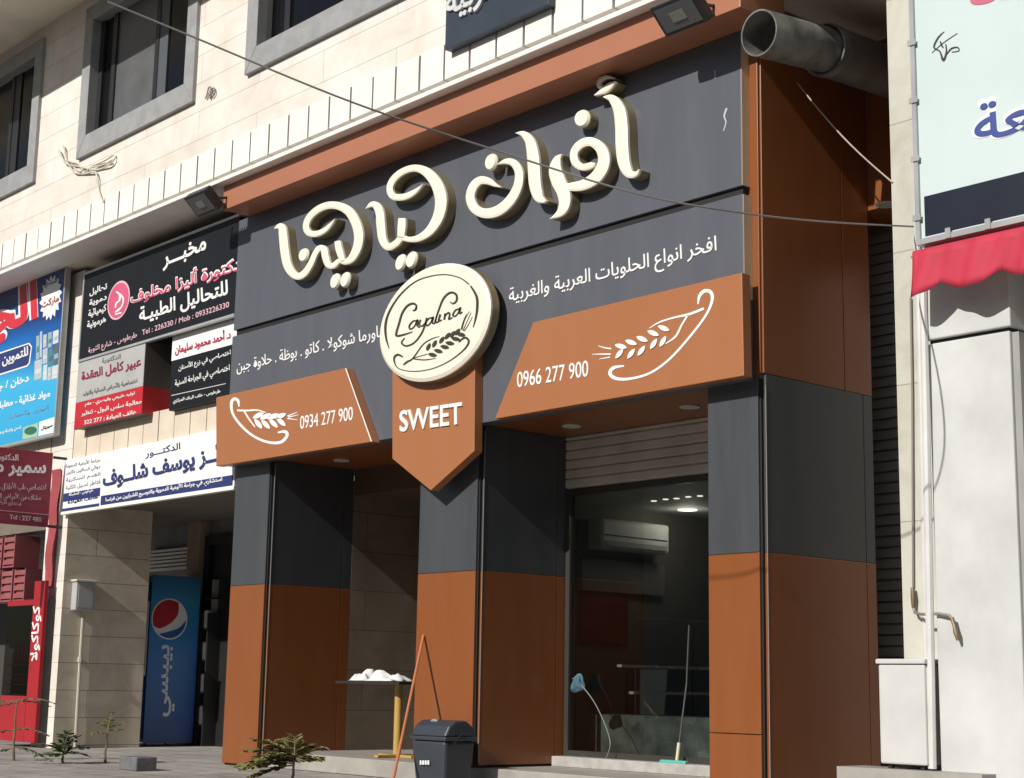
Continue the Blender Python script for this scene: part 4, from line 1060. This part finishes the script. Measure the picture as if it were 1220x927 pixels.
# ================================================================== neighbouring building on the right
nb = thing('neighbour_building', (6, .2, 0), 'white pillared building with pale stone strip at the right edge', 'building')
NSY, NPY = .20, .06
sx0 = at_y(1065.5, 350, NSY).x
px0 = at_y(1107.5, 480, NPY).x; px1 = at_y(1206, 480, NPY).x
STRIP = stone('pale_marble', (.55, .545, .48), (.52, .51, .44), (.36, .33, .27), course=.95, length=4.0, dirt=.25)
rect(sx0, px0 + .2, NSY, 6, G, 11).build('stone_strip', STRIP, nb)
zc = at_y(1106.5, 408, NPY).z
rect(px0, px1, NPY, .9, G, zc - .012).build('pillar', WHITEP, nb, bevel=.01)
rect(px0 - .01, px1 + .02, NPY - .02, .9, zc + .012, zc + 1.0).build('pillar_head', WHITEP, nb, bevel=.01)
rect(px0 + .01, px1 - .01, NPY + .015, .88, zc - .0119, zc + .0119).build('pillar_joint', BLACK, nb)
rect(px1 + .001, px1 + .05, NPY + .03, .9, G, zc - .02).build('corner_trim', mat('grey_trim', (.30, .30, .29), .5), nb)
m = MB(); m.box(px1 + .051, 34, .30, 6, G, zc - .9); m.box(px1 + .051, 34, .30, 6, zc - .88, 11)
m.build('side_wall', mat('grey_panel', (.42, .42, .41), .5), nb)
# billboard
BBY = -.06
a = at_y(1091, 5, BBY); b = at_y(1097, 289, BBY); d0 = at_y(1095.4, 236, BBY)
bx0 = (a.x + b.x) / 2
bb = thing('billboard', (bx0 + 1.2, .1, b.z), 'large pale blue billboard with navy letters and dark lower band over the red awning', 'billboard')
rect(bx0, bx0 + 3.2, BBY, NPY - .021, b.z + .02, 8.6).build('face', mat('pale_blue_vinyl', (.54, .64, .64), .5, var=.05, scale=.8), bb)
bd = rect(bx0 + .03, bx0 + 3.2, BBY - .004, BBY - .0005, b.z + .035, d0.z).build('band', mat('night_vinyl', (.012, .016, .030), .5, spec=.25), bb)
m = MB(); m.box(bx0 - .035, bx0 - .001, BBY - .02, BBY + .12, b.z - .02, 8.6); m.box(bx0, bx0 + 3.2, BBY - .02, BBY + .1, b.z - .02, b.z + .019)
for i in range(9): m.box(bx0 - .05, bx0 + .015, BBY - .03, BBY - .0201, b.z + .15 + i * .42, b.z + .19 + i * .42)
for i in range(9): m.box(bx0 + .2 + i * .3, bx0 + .24 + i * .3, BBY - .03, BBY - .0201, b.z - .02, b.z + .05)
m.build('frame', mat('frame_alu', (.42, .43, .43), .4, metal=.4), bb)
text(bb, 'الجامعة', (1158, 186), (1390, 126), (1158, 122), BBY, WHITE, bold=.035, depth=.003)
text(bb, 'الجامعة', (1161, 182), (1387, 129), (1161, 126), BBY - .0035, mat('royal_vinyl', (.045, .07, .27), .45), bold=.012, depth=.003)
text(bb, 'عيادة', (1156, 16), (1330, -20), (1156, -22), BBY, mat('rose_vinyl', (.55, .12, .2), .5), bold=.04)
m = MB(); t7 = (1040, 0, .41)
for S in ([(208, 92, 2), (190, 110, 5), (178, 138, 5), (195, 150, 4), (205, 176, 7), (214, 152, 5), (212, 128, 3)], [(172, 154, 2), (205, 125, 2.5), (246, 97, 2)], [(214, 160, 3), (228, 142, 5), (246, 138, 4), (250, 148, 3), (230, 152, 3)], [(196, 120, 3), (200, 132, 5), (206, 140, 2)]):
    flat_stroke(m, S, BBY, .003, tf=t7, n=5)
m.build('scribble', INK, bb)
# awning
AWN = mat('red_canvas', (.50, .032, .065), .75, var=.12, scale=5, bump=.15, bscale=90)
AY_ = -.17
la = at_y(1087, 301, AY_); lb = at_y(1086, 356, AY_); ax0 = la.x
ztop = la.z; zlow = lb.z
aw = thing('awning', (ax0 + 1.2, -.2, zlow), 'bright red canvas awning with scalloped edge over the white pillar', 'awning')
m = MB(); N = 90; wid = 2.4; vs = []; fs = []
def sc(u):   # scallops of about .43 m
    k = (u % .44) / .44
    return abs(math.sin(math.pi * k)) ** .7
for i in range(N + 1):
    u = wid * i / N; s_ = sc(u + .22)
    for j in range(7):
        v = j / 6; z = ztop + (zlow + .085 * (1 - s_) - ztop) * v
        y = AY_ - .018 * math.sin(u * 15) * v - .03 * v * s_ + .012 * math.sin(u * 33 + v * 3)
        vs.append((ax0 + u, y, z))
for i in range(N):
    for j in range(6): a_ = i * 7 + j; fs.append((a_, a_ + 7, a_ + 8, a_ + 1))
m.add(vs, fs); vo = m.build('valance', AWN, aw, smooth=True)
md = vo.modifiers.new('thickness', 'SOLIDIFY'); md.thickness = .006
zw = b.z - .06
m = MB(); m.prism([(ax0, AY_ + .005, ztop - .006), (ax0, NPY - .03, zw), (ax0, NPY - .03, zw + .012), (ax0, AY_ + .005, ztop + .012)], [(ax0 + wid, AY_ + .005, ztop - .006), (ax0 + wid, NPY - .03, zw), (ax0 + wid, NPY - .03, zw + .012), (ax0 + wid, AY_ + .005, ztop + .012)])
m.build('top_sheet', AWN, aw)
m = MB(); m.tube([(ax0 - .02, AY_ + .02, ztop - .02), (ax0 + wid, AY_ + .02, ztop - .02)], .014, 8); m.tube([(ax0 + .02, AY_ + .02, ztop - .02), (ax0 + .02, NPY - .03, zw - .02)], .012, 8); m.tube([(ax0 - .02, NPY - .04, zw + .03), (ax0 + wid, NPY - .04, zw + .03)], .016, 8)
m.build('frame', ALU, aw)
# conduits beside the white pillar
def pipe(name, pts, r, m_, label, cat, group=None, y=None):
    q = [at_y(p[0], p[1], p[2] if len(p) > 2 else y) for p in pts]
    mm = MB(); mm.tube(q, r, 8); return tag(mm.build(name, m_, smooth=True), label, cat, group)
PV = mat('white_pvc', (.62, .62, .60), .45, var=.12)
pipe('conduit', [(1089, 0), (1090.5, 120), (1093, 300), (1098, 480), (1106, 916)], .021, PV, 'white plastic pipe running the full height of the pale stone strip', 'pipe', y=NSY - .03)
pipe('conduit', [(1099, 300), (1100, 360), (1103, 480), (1111, 916)], .028, PV, 'thicker white plastic pipe along the left edge of the white pillar', 'pipe', y=NPY - .035)
pipe('conduit', [(1096, 300), (1099, 420), (1101, 690)], .018, PV, 'short white plastic pipe between the two long white pipes', 'pipe', y=NSY - .03)
pipe('cable', [(1085, 355), (1087, 470), (1088, 700)], .008, CABLE, 'thin dark cable dropping down the pale stone strip to the tap', 'cable', y=NSY - .015)
tp = thing('wall_tap', at_y(1112, 732, NPY - .03), 'rusty brass tap on a thin bent pipe across the white pillar', 'tap')
BRASS = mat('dull_brass', (.20, .15, .09), .45, metal=.5, var=.3)
m = MB(); m.tube([at_y(x, y, yy) for x, y, yy in ((1088, 706, .17), (1088, 722, .17), (1090, 730, .15), (1098, 732, .05), (1118, 731, .03), (1131, 733, .02), (1136, 740, .01))], .010, 8); m.build('supply_pipe', mat('dull_pipe', (.32, .31, .29), .45, metal=.4), tp, smooth=True)
m = MB(); m.tube([at_y(x, y, .005) for x, y in ((1134, 736), (1137, 746), (1139, 754), (1141, 763))], [.014, .012, .017, .009], 8); m.build('spout', BRASS, tp, smooth=True)
m = MB(); m.tube([at_y(x, y, .16) for x, y in ((1087, 700), (1088, 712), (1088, 724))], [.012, .017, .011], 8); m.build('valve', BRASS, tp, smooth=True)
# white cabinet
CY = -.02
a = at_y(1046, 790, CY); b = at_y(1101, 790, CY); bz = at_y(1075, 911, CY).z; tz = at_y(1046, 785, CY).z
struct(rect(sx0 - .35, px0 + .4, CY - .08, NSY - .003, G + .003, bz - .03).build('side_step', MATS['step_stone']))
cb = thing('white_cabinet', ((a.x + b.x) / 2, CY + .1, bz - .03), 'white metal cabinet on small feet below the pale stone strip', 'cabinet')
rect(a.x, b.x, CY, NSY - .004, bz, tz - .035).build('body', mat('cabinet_white', (.55, .55, .54), .4, var=.08), cb, bevel=.012)
rect(a.x - .012, b.x + .012, CY - .015, NSY - .003, tz - .033, tz).build('lid', MATS['cabinet_white'], cb, bevel=.008)
for xx in (a.x + .04, b.x - .07): rect(xx, xx + .03, CY + .03, CY + .06, bz - .029, bz - .001).build('foot', BLACKP, cb)

# ================================================================== fittings on the facade
def flood(name, pos, label, sx=1):
    t = thing(name, pos, label, 'floodlight', 'floodlights on the orange beam')
    x, y, z = pos
    # tilted shallow box looking out and down
    R = Matrix.Rotation(math.radians(48), 4, 'X')
    def bx(mm, x0, x1, y0, y1, z0, z1):
        vs = [Vector((px, py, pz)) for px in (x0, x1) for py in (y0, y1) for pz in (z0, z1)]
        vs = [R @ v + Vector(pos) for v in vs]
        mm.add(vs, [(0, 1, 3, 2), (4, 6, 7, 5), (0, 4, 5, 1), (2, 3, 7, 6), (0, 2, 6, 4), (1, 5, 7, 3)])
    mm = MB(); bx(mm, -.22, .22, -.05, .05, -.13, .13); mm.build('housing', BLACKP, t, bevel=.012)
    mm = MB(); bx(mm, -.185, .185, -.056, -.0505, -.10, .10); mm.build('lens', mat('lamp_glass', (.09, .095, .10), .25, spec=.6), t)
    mm = MB(); bx(mm, -.07, .07, -.061, -.0565, -.04, .04); mm.build('led_plate', mat('led_grey', (.20, .20, .18), .4), t)
    mm = MB()
    for k in range(7): bx(mm, -.15 + k * .045, -.135 + k * .045, .0505, .08, -.11, .11)
    mm.build('fins', BLACKP, t)
    mm = MB(); mm.tube([(x + .2, y, z), (x + .2, y + .12, z + .02), (x + .2, y + .2, z + .05)], .014, 6); mm.tube([(x - .2, y, z), (x - .2, y + .12, z + .02), (x - .2, y + .2, z + .05)], .014, 6); mm.build('bracket', BLACKP, t)
    return t
p = at_y(243, 240, BY - .16); flood('flood_light', tuple(p), 'black floodlight at the left end of the orange beam')
p = at_y(812, 14, BY - .14); flood('flood_light', tuple(p), 'black floodlight at the right end of the orange beam by the vent pipe')
# bundle of loose white cables on the wall
def c1(x, y): return (.259 * x, .259 * y)
m = MB(); fy = FY - .03
for S in ([(270, 690), (285, 720), (300, 750), (325, 760), (360, 765), (400, 775), (450, 780), (500, 760), (530, 725), (520, 715), (480, 740), (420, 765)],
          [(290, 670), (300, 700), (310, 745), (340, 790), (380, 800), (430, 790), (440, 800)],
          [(325, 745), (360, 755), (390, 790), (420, 770), (470, 760), (510, 740)], [(300, 735), (340, 750), (380, 770), (370, 790), (340, 770), (330, 750)],
          [(440, 790), (450, 830), (458, 890), (475, 930)]):
    C = catmull([(*c1(a, b),) for a, b in S], 4)
    m.tube([at_y(x, y, fy - .012 * math.sin(i * .7)) for i, (x, y) in enumerate(C)], .011, 6)
tag(m.build('cable_bundle', CABLEW, smooth=True), 'tangle of loose white cables on the cream wall below the window', 'cables')
m = MB()
for S in ([(950, 450), (958, 410), (968, 400), (975, 430), (965, 455)], [(965, 452), (972, 415), (985, 405), (988, 430), (975, 448)], [(945, 455), (955, 430), (962, 440)]):
    C = catmull([(*c1(a, b),) for a, b in S], 4); m.tube([at_y(x, y, FY - .02) for x, y in C], .008, 6)
tag(m.build('cable_stub', CABLE, smooth=True), 'short dark cable ends poking out of a hole right of the middle window', 'cables')
# overhead wires
C = catmull([(128, 2, -5.0), (230, 44, -4.6), (420, 122, -3.9), (600, 182, -3.1), (760, 231, -2.6), (880, 253, -2.1), (980, 264, -1.3), (1088, 270, .17)], 8)
m = MB(); m.tube([at_y(*c) for c in C], .0065, 6); tag(m.build('overhead_wire', mat('wire_grey', (.16, .15, .14), .5), smooth=True), 'long thin wire sagging across the whole shopfront', 'wire')
a = at_x(950, 99, 3.56); b = at_y(1063, 217, NSY - .01)
m = MB(); m.tube([a + (b - a) * (i / 12) - Vector((0, 0, .05 * math.sin(math.pi * i / 12))) for i in range(13)], .006, 6)
tag(m.build('stay_wire', mat('pale_wire', (.45, .40, .33), .5), smooth=True), 'short pale wire slanting from the orange side wall to the stone strip', 'wire')
# vent pipe
VX = 3.92
a = at_x(904, 39, VX); b = at_x(984, 60, VX + .02); c = at_x(1064, 88, VX + .04)
vp = thing('vent_pipe', a, 'big grey sheet metal vent pipe with open end beside the fascia', 'pipe')
def shell(p, q, r, n=28, th=.012):
    mm = MB(); ax = (q - p).normalized(); o1, o2 = mm.ring(p, ax, r, n), mm.ring(q, ax, r, n); i1, i2 = mm.ring(p, ax, r - th, n), mm.ring(q, ax, r - th, n)
    mm.add(o1 + o2 + i1 + i2, [(i, (i + 1) % n, n + (i + 1) % n, n + i) for i in range(n)] + [(2 * n + i, 3 * n + i, 3 * n + (i + 1) % n, 2 * n + (i + 1) % n) for i in range(n)] + [(i, 2 * n + i, 2 * n + (i + 1) % n, (i + 1) % n) for i in range(n)] + [(n + i, n + (i + 1) % n, 3 * n + (i + 1) % n, 3 * n + i) for i in range(n)])
    return mm
RV = .172
shell(a, b, RV).build('duct', STEEL, vp, smooth=True)
shell(b - (b - a) * .02, c, RV + .022).build('duct', mat('dark_steel', (.17, .165, .155), .6, metal=.2, var=.4, scale=4), vp, smooth=True)
shell(b - (b - a).normalized() * .03, b + (b - a).normalized() * .03, RV + .034).build('joint_ring', STEEL, vp, smooth=True)
m = MB(); mid = a + (b - a) * .55
for k in range(3):
    pts = []
    for i in range(8):
        t = 1.1 + i * .12; ax = (b - a).normalized(); e1 = ax.orthogonal().normalized(); 
        up_ = (Vector((0, 0, 1)) - ax * ax.z).normalized(); sd_ = ax.cross(up_)
        pts.append(mid + ax * (.09 * k + .01 * math.sin(i * 2)) + (up_ * math.sin(t * .9) + sd_ * -math.cos(t * .9)) * (RV + .004))
    m.tube(pts, .005, 5)
# scrapes on the upper fascia
m = MB()
flat_stroke(m, [(866, 129, 2.4), (863, 138, 2.0), (865, 146, 1.4), (862, 156, 1.0)], FYU, .002, n=4); flat_stroke(m, [(852, 84, .8), (852, 94, .8)], FYU, .002, n=2)
m.build('scrape', mat('scrape_white', (.5, .5, .5), .6), up_obj)

# ================================================================== inside the display window
AX = RX + .22
a = at_x(717, 653, AX); e = at_x(798, 655, AX); tz = at_x(722, 617, AX).z
ac = thing('air_conditioner', (RX + .1, (a.y + e.y) / 2, a.z), 'white split air conditioner seen through the shop window', 'air conditioner')
rect(RX + .002, AX, a.y, e.y, a.z, tz).build('casing', mat('ac_white', (.66, .65, .62), .5), ac, bevel=.03)
rect(AX + .001, AX + .012, a.y + .05, e.y - .05, a.z + .03, a.z + .08).build('flap', mat('ac_grey', (.35, .35, .34), .5), ac)
rect(AX + .001, AX + .006, a.y + .04, e.y - .04, a.z + .13, a.z + .14).build('seam', BLACKP, ac)
def wallpiece(name, p0, p1, m_, label, cat, th):
    X_ = RX + th; u = at_x(*p0, X_); v = at_x(*p1, X_)
    return tag(rect(RX + .002, X_, u.y, v.y, v.z, u.z).build(name, m_, None), label, cat)
wallpiece('wall_poster', (692, 690), (748, 768), mat('poster_red', (.20, .025, .02), .5, var=.5, scale=2), 'dim red poster on the side wall inside the shop', 'poster', .02)
wallpiece('menu_board', (694, 664), (792, 710), mat('menu_grey', (.24, .22, .20), .4), 'grey menu board under the air conditioner inside the shop', 'board', .05)
DX = .75
y0 = 2.0; y1 = 5.0
zf = at_x(770, 852, DX).z; zm1 = at_x(795, 826, DX).z; zm2 = at_x(795, 795, DX).z
dc = thing('display_counter', (DX - .3, 3.2, FL), 'glass fronted pastry counter inside the dark shop', 'counter')
zf = at_y(770, 853, YW + .42).z
rect(at_y(703, 860, YW + .42).x, 2.86, YW + .42, YW + .75, FL + .001, zf).build('base', mat('mottled_base', (.10, .11, .103), .4, var=.6, scale=5), dc)
rect(DX - .58, DX - .03, y0 + .02, y1, zf + .001, zm2 - .02).build('inside', mat('counter_dark', (.03, .03, .03), .4), dc)
rect(DX - .028, DX + .03, at_x(752, 826, DX).y, y1, zm1 - .012, zm1 + .012).build('lower_rail', mat('bright_rail', (.75, .74, .70), .25, metal=.6), dc)
rect(DX - .028, DX + .03, at_x(738, 795, DX).y, y1, zm2 - .012, zm2 + .012).build('upper_rail', MATS['bright_rail'], dc)
g = at_x(768, 738, DX - .5); rect(DX - .6, DX - .5, g.y, 4.6, g.z, g.z + .03).build('top_rail', MATS['ac_grey'], dc)
# hose with a blue rag against the glass, squeegee
YH = YW - .09
C = catmull([(682, 808), (692, 816), (705, 832), (715, 850), (724, 872), (727, 888), (722, 904)], 5)
m = MB(); m.tube([at_y(x, y, YH - .02 * math.sin(i * .3)) for i, (x, y) in enumerate(C)], .0045, 6)
hs_ = m.build('water_hose', mat('hose_grey', (.20, .21, .20), .4), smooth=True); tag(hs_, 'thin grey hose running down the glass to the step', 'hose')
bm = bmesh.new(); bmesh.ops.create_icosphere(bm, subdivisions=3, radius=.075)
for v in bm.verts: v.co *= 1 + .35 * math.sin(v.co.x * 40 + 1) * math.sin(v.co.z * 35) + .12 * math.sin(v.co.y * 60)
for v in bm.verts: v.co.y *= .45; v.co.z *= 1.0
me = bpy.data.meshes.new('blue_rag'); bm.to_mesh(me); bm.free(); me.materials.append(mat('rag_blue', (.07, .15, .21), .9, var=.4, scale=25))
rg_ = bpy.data.objects.new('blue_rag', me); COL.objects.link(rg_); rg_.location = at_y(688, 815, YH - .01); tag(rg_, 'crumpled light blue rag at the left edge of the shop window', 'rag')
sq = thing('squeegee', at_y(806, 912, YW - .13), 'window squeegee with green head leaning on the glass', 'squeegee')
m = MB(); m.tube([at_y(806, 910, YW - .12), at_y(811, 872, YW - .08), at_y(818, 815, YW - .03), at_y(821, 745, YW - .025)], .008, 8); m.build('stick', mat('stick_dark', (.05, .048, .045), .5), sq)
m = MB(); m.tube([at_y(806, 910, YW - .121), at_y(809, 885, YW - .094)], .014, 8); m.build('grip', mat('grip_cream', (.6, .55, .4), .5), sq)
p = at_y(805, 911, YW - .12); rect(p.x - .16, p.x + .13, p.y - .03, p.y + .02, p.z - .02, p.z + .035).build('head', mat('mint_plastic', (.10, .42, .34), .4), sq, bevel=.012)

# ================================================================== pavement things
# trash bin
QYB = -.50
a = at_y(488.5, 885, QYB); b = at_y(530, 885, QYB); dpt = .34
zr = at_y(507, 882, QYB).z; zl = at_y(510, 857, QYB + .12).z
bn = thing('litter_bin', ((a.x + b.x) / 2, QYB + .17, G), 'dark grey plastic litter bin with domed swing lid before the middle column', 'bin')
BIN = mat('bin_plastic', (.040, .047, .060), .42, var=.08)
w_ = b.x - a.x; cx, cy = (a.x + b.x) / 2, QYB + dpt / 2
def tap(mm, z0, z1, s0, s1, hw, hd, yo=0):
    f = [(cx + i * hw * s0, cy + j * hd * s0, z0) for i, j in ((-1, -1), (1, -1), (1, 1), (-1, 1))]
    g = [(cx + i * hw * s1, cy + j * hd * s1 + yo, z1) for i, j in ((-1, -1), (1, -1), (1, 1), (-1, 1))]
    mm.prism(f, g); return mm
tap(MB(), G, zr - .002, .80, .97, w_ / 2, dpt / 2).build('body', BIN, bn, bevel=.025)
m = MB(); tap(m, zr, zr + .035, 1.04, 1.04, w_ / 2, dpt / 2); m.build('rim', BIN, bn, bevel=.01)
m = MB()
hx = w_ / 2 * 1.0; hd = dpt / 2
prof = [(-hd, zr + .036), (-hd * .72, zr + .12), (-hd * .35, zl - .005), (hd * .35, zl), (hd * .75, zr + .12), (hd, zr + .036)]
m.prism([(cx - hx, cy + p_[0], p_[1]) for p_ in prof], [(cx + hx, cy + p_[0], p_[1]) for p_ in prof]); m.build('lid', BIN, bn, bevel=.02)
m = MB(); m.tube([(cx - hx * 1.05, cy, zr + .06), (cx - hx * 1.05, cy - hd * .6, zr - .04), (cx + hx * 1.05, cy - hd * .6, zr - .04), (cx + hx * 1.05, cy, zr + .06)], .006, 6); m.build('bail', BLACKP, bn)
m = MB(); yy = cy - hd * .955 - .001
for k in range(4): flat_stroke(m, [(502 + k * 3.0, 906, 2.0), (502 + k * 3.0, 911, 2.0)], cy - hd * .93 - .004, .008, n=1)
m.build('label', WHITE, bn)
m = MB(); q = at_y(518, 861, cy - .06); m.tube([(q.x - .04, q.y, q.z + .012), (q.x, q.y - .01, q.z + .02), (q.x + .04, q.y, q.z + .012)], .012, 6); m.build('lid_handle', mat('bin_grey', (.3, .32, .34), .5), bn)
# broom leaning on the column
bt = at_y(504.5, 757, -.012); bb_ = at_y(466, 962, -.85); 
br_ = thing('broom', (bb_.x, bb_.y, G), 'broom with thin orange stick leaning against the middle column', 'broom')
bb_.z = max(bb_.z, G + .03)
m = MB(); m.tube([bb_, bt], .0125, 8); m.build('stick', mat('broom_orange', (.50, .17, .07), .5), br_)
m = MB(); m.box(bb_.x - .14, bb_.x + .14, bb_.y - .03, bb_.y + .03, G + .001, G + .09); m.build('brush', mat('broom_red', (.35, .10, .06), .7), br_, bevel=.01)
# high table with crumpled cloth
tb = at_y(473, 893, .55); tt = at_y(459, 814, tb.y)
tbl = thing('side_table', tb, 'dark topped table on one yellow leg in the shaded entrance', 'table')
L0 = at_y(421, 813, tb.y).x; L1 = at_y(497, 813, tb.y).x
L1 = min(L1, -.6)
rect(L0, L1, tb.y - .22, tb.y + .22, tt.z - .012, tt.z + .016).build('tabletop', mat('dark_top', (.03, .028, .026), .3), tbl, bevel=.006)
m = MB(); m.tube([(tb.x, tb.y, FL + .03), (tb.x, tb.y, tt.z - .013)], .038, 14); m.build('leg', mat('yellow_leg', (.48, .30, .08), .4), tbl, smooth=True)
m = MB(); m.box(tb.x - .26, tb.x + .26, tb.y - .03, tb.y + .03, FL + .001, FL + .029); m.box(tb.x - .03, tb.x + .03, tb.y - .25, tb.y - .031, FL + .001, FL + .029); m.box(tb.x - .03, tb.x + .03, tb.y + .031, tb.y + .25, FL + .001, FL + .029); m.build('foot', MATS['yellow_leg'], tbl, bevel=.006)
def crumple(name, pxs, label, hgt, seed):
    xa = at_y(pxs[0], 810, tb.y).x; xb = at_y(pxs[1], 810, tb.y).x
    mm = MB(); n = 16; vs = []; fs = []; R_ = random.Random(seed)
    hs2 = [[R_.random() for _ in range(n + 1)] for _ in range(n + 1)]
    for i in range(n + 1):
        for j in range(n + 1):
            u, v = i / n, j / n; e = min(1, 4 * min(u, 1 - u, v, 1 - v))
            vs.append((xa + (xb - xa) * u + .01 * math.sin(j), tb.y - .15 + .30 * v + .01 * math.sin(i * 1.3), tt.z + .02 + hgt * e * (.55 + .10 * hs2[i][j] + .25 * math.sin(u * 7 + v * 5 + seed) + .2 * math.sin(v * 11 - u * 6))))
    for i in range(n):
        for j in range(n): a_ = i * (n + 1) + j; fs.append((a_, a_ + n + 1, a_ + n + 2, a_ + 1))
    mm.add(vs, fs); o = mm.build(name, mat('white_cloth', (.72, .73, .72), .85), smooth=True)
    md = o.modifiers.new('thickness', 'SOLIDIFY'); md.thickness = .004
    return tag(o, label, 'cloth', 'white cloths on the side table')
crumple('crumpled_cloth', (429, 448), 'small crumpled white cloth at the left end of the dark table', .11, 1)
crumple('crumpled_cloth', (448, 478), 'larger crumpled white cloth over the yellow table leg', .10, 4)
# dark stone block on the pavement
a = at_z(141, 917, G); b = at_z(172, 917, G)
o = rect(a.x, a.x + .34, a.y, a.y + .22, G, G + .13).build('stone_block', mat('block_grey', (.14, .14, .15), .8, var=.3, scale=12), None, bevel=.012)
tag(o, 'dark grey concrete block lying on the pavement before the blue fridge', 'block')

# ================================================================== young plants along the kerb
def leaf(mm, p, d, n, L, W):
    d = d.normalized(); s = d.cross(n).normalized(); nn_ = s.cross(d)
    mm.add([p, p + d * L * .35 + s * W * .5 + nn_ * W * .12, p + d * L * .75 + s * W * .38, p + d * L, p + d * L * .75 - s * W * .38, p + d * L * .35 - s * W * .5 + nn_ * W * .12], [(0, 1, 2, 3), (0, 3, 4, 5)])
def frond(fol, stm, p, d, L, nl, LL, LW_, R_, droop=.5):
    pts = [p]; v = d.normalized(); k = 9
    for i in range(k):
        v = (v + Vector((0, 0, -droop / k)) + Vector((R_.uniform(-.06, .06), R_.uniform(-.06, .06), R_.uniform(-.05, .05)))).normalized()
        pts.append(pts[-1] + v * L / k)
    stm.tube(pts, [.007 * (1 - .7 * i / k) for i in range(k + 1)], 5)
    for i in range(nl):
        t = .12 + .88 * i / (nl - 1); f = t * k; j = min(int(f), k - 1); q = pts[j] + (pts[j + 1] - pts[j]) * (f - j)
        ax = (pts[j + 1] - pts[j]).normalized(); sd_ = ax.cross(Vector((0, 0, 1))).normalized()
        for sg_ in (-1, 1):
            dd = (sd_ * sg_ + ax * R_.uniform(.3, .8) + Vector((0, 0, R_.uniform(-.45, .25)))).normalized()
            leaf(fol, q, dd, Vector((R_.uniform(-.3, .3), R_.uniform(-.3, .3), 1)), LL * R_.uniform(.7, 1.15) * (1 - .35 * t), LW_ * R_.uniform(.8, 1.2))
def plant(name, base, h, fronds, label, greens, seed, LL=.10, LW_=.032, nl=12, stems=1):
    R_ = random.Random(seed); t = thing(name, base, label, 'plant')
    st = MB(); fo = [MB(), MB()]
    base = Vector(base)
    top = base + Vector((R_.uniform(-.03, .03), 0, h))
    sp_ = [base + (top - base) * (i / 6) + Vector((.012 * math.sin(i * 1.7), .01 * math.cos(i * 2.1), 0)) for i in range(7)]
    st.tube(sp_, [.016 - .0016 * i for i in range(7)], 7)
    for i, (ang, el, L, at) in enumerate(fronds):
        a_ = math.radians(ang); e = math.radians(el)
        d = RT * (math.cos(a_) * math.cos(e)) + Vector((fw.x, fw.y, 0)) * (math.sin(a_) * math.cos(e)) + Vector((0, 0, math.sin(e)))
        k = at * 6; j = min(int(k), 5); p = sp_[j] + (sp_[j + 1] - sp_[j]) * (k - j)
        frond(fo[i % 2], st, p, d, L, nl, LL, LW_, R_)
    st.build('stem', mat('plant_stem', (.16, .12, .07), .8), t)
    for k in range(2):
        if fo[k].v: fo[k].build('foliage', mat(greens[k], {'leaf_olive': (.20, .20, .06), 'leaf_tan': (.22, .19, .08), 'leaf_green': (.055, .10, .03), 'leaf_deep': (.025, .06, .03), 'leaf_grey': (.15, .17, .09), 'leaf_mid': (.14, .20, .06)}[greens[k]], .55, var=.35, scale=14), t)
    return t
p = at_z(349, 926, G - .02); p.z = G
p = at_y(349, 922, -1.6); p.z = G
plant('young_shrub', p, .26, [(170, 22, .42, .95), (150, 8, .48, .9), (200, 10, .42, .8), (30, 30, .26, .95), (10, 15, .22, .9), (100, 60, .22, 1.0), (130, 45, .28, 1.0), (180, 38, .36, 1.0), (60, 45, .2, 1.0), (190, 0, .44, .75), (250, 20, .3, .9), (160, 30, .38, .95), (175, 12, .46, .85), (120, 12, .4, .85), (215, 18, .34, .95)],
      'young shrub with feathery olive leaves in front of the left column', ('leaf_olive', 'leaf_tan'), 5, LL=.12, LW_=.042, nl=22)
p = at_y(14, 925, -1.6); p.z = G - .0
plant('sapling', p, .62, [(0, 12, .40, .98), (20, 5, .34, .98), (170, 8, .4, .98), (200, 0, .36, .95), (10, 5, .34, .52), (160, 0, .34, .5), (-10, -5, .44, .22), (180, 0, .4, .2), (30, 0, .3, .24)],
      'thin sapling with flat feathery tiers at the left edge', ('leaf_grey', 'leaf_deep'), 8, LL=.075, LW_=.026, nl=14)
p = at_y(73, 930, -1.4); p.z = G
plant('leafy_shrub', p, .12, [(0, 35, .22, .9), (180, 35, .22, .9), (45, 60, .2, 1), (120, 65, .2, 1), (90, 80, .2, 1), (200, 15, .24, .7), (-15, 15, .26, .8), (260, 40, .2, .9)], 'low dark broad leaved shrub at the bottom left', ('leaf_deep', 'leaf_green'), 12, LL=.11, LW_=.06, nl=7)
p = at_y(124, 917, -1.0); p.z = G
plant('small_seedling', p, .36, [(150, 30, .18, .98), (40, 30, .16, .98), (90, 70, .16, 1), (190, 10, .18, .85), (-10, 20, .14, .9), (110, 50, .16, .95)], 'small pale green seedling on a thin stalk before the pillar', ('leaf_mid', 'leaf_olive'), 15, LL=.07, LW_=.032, nl=8)
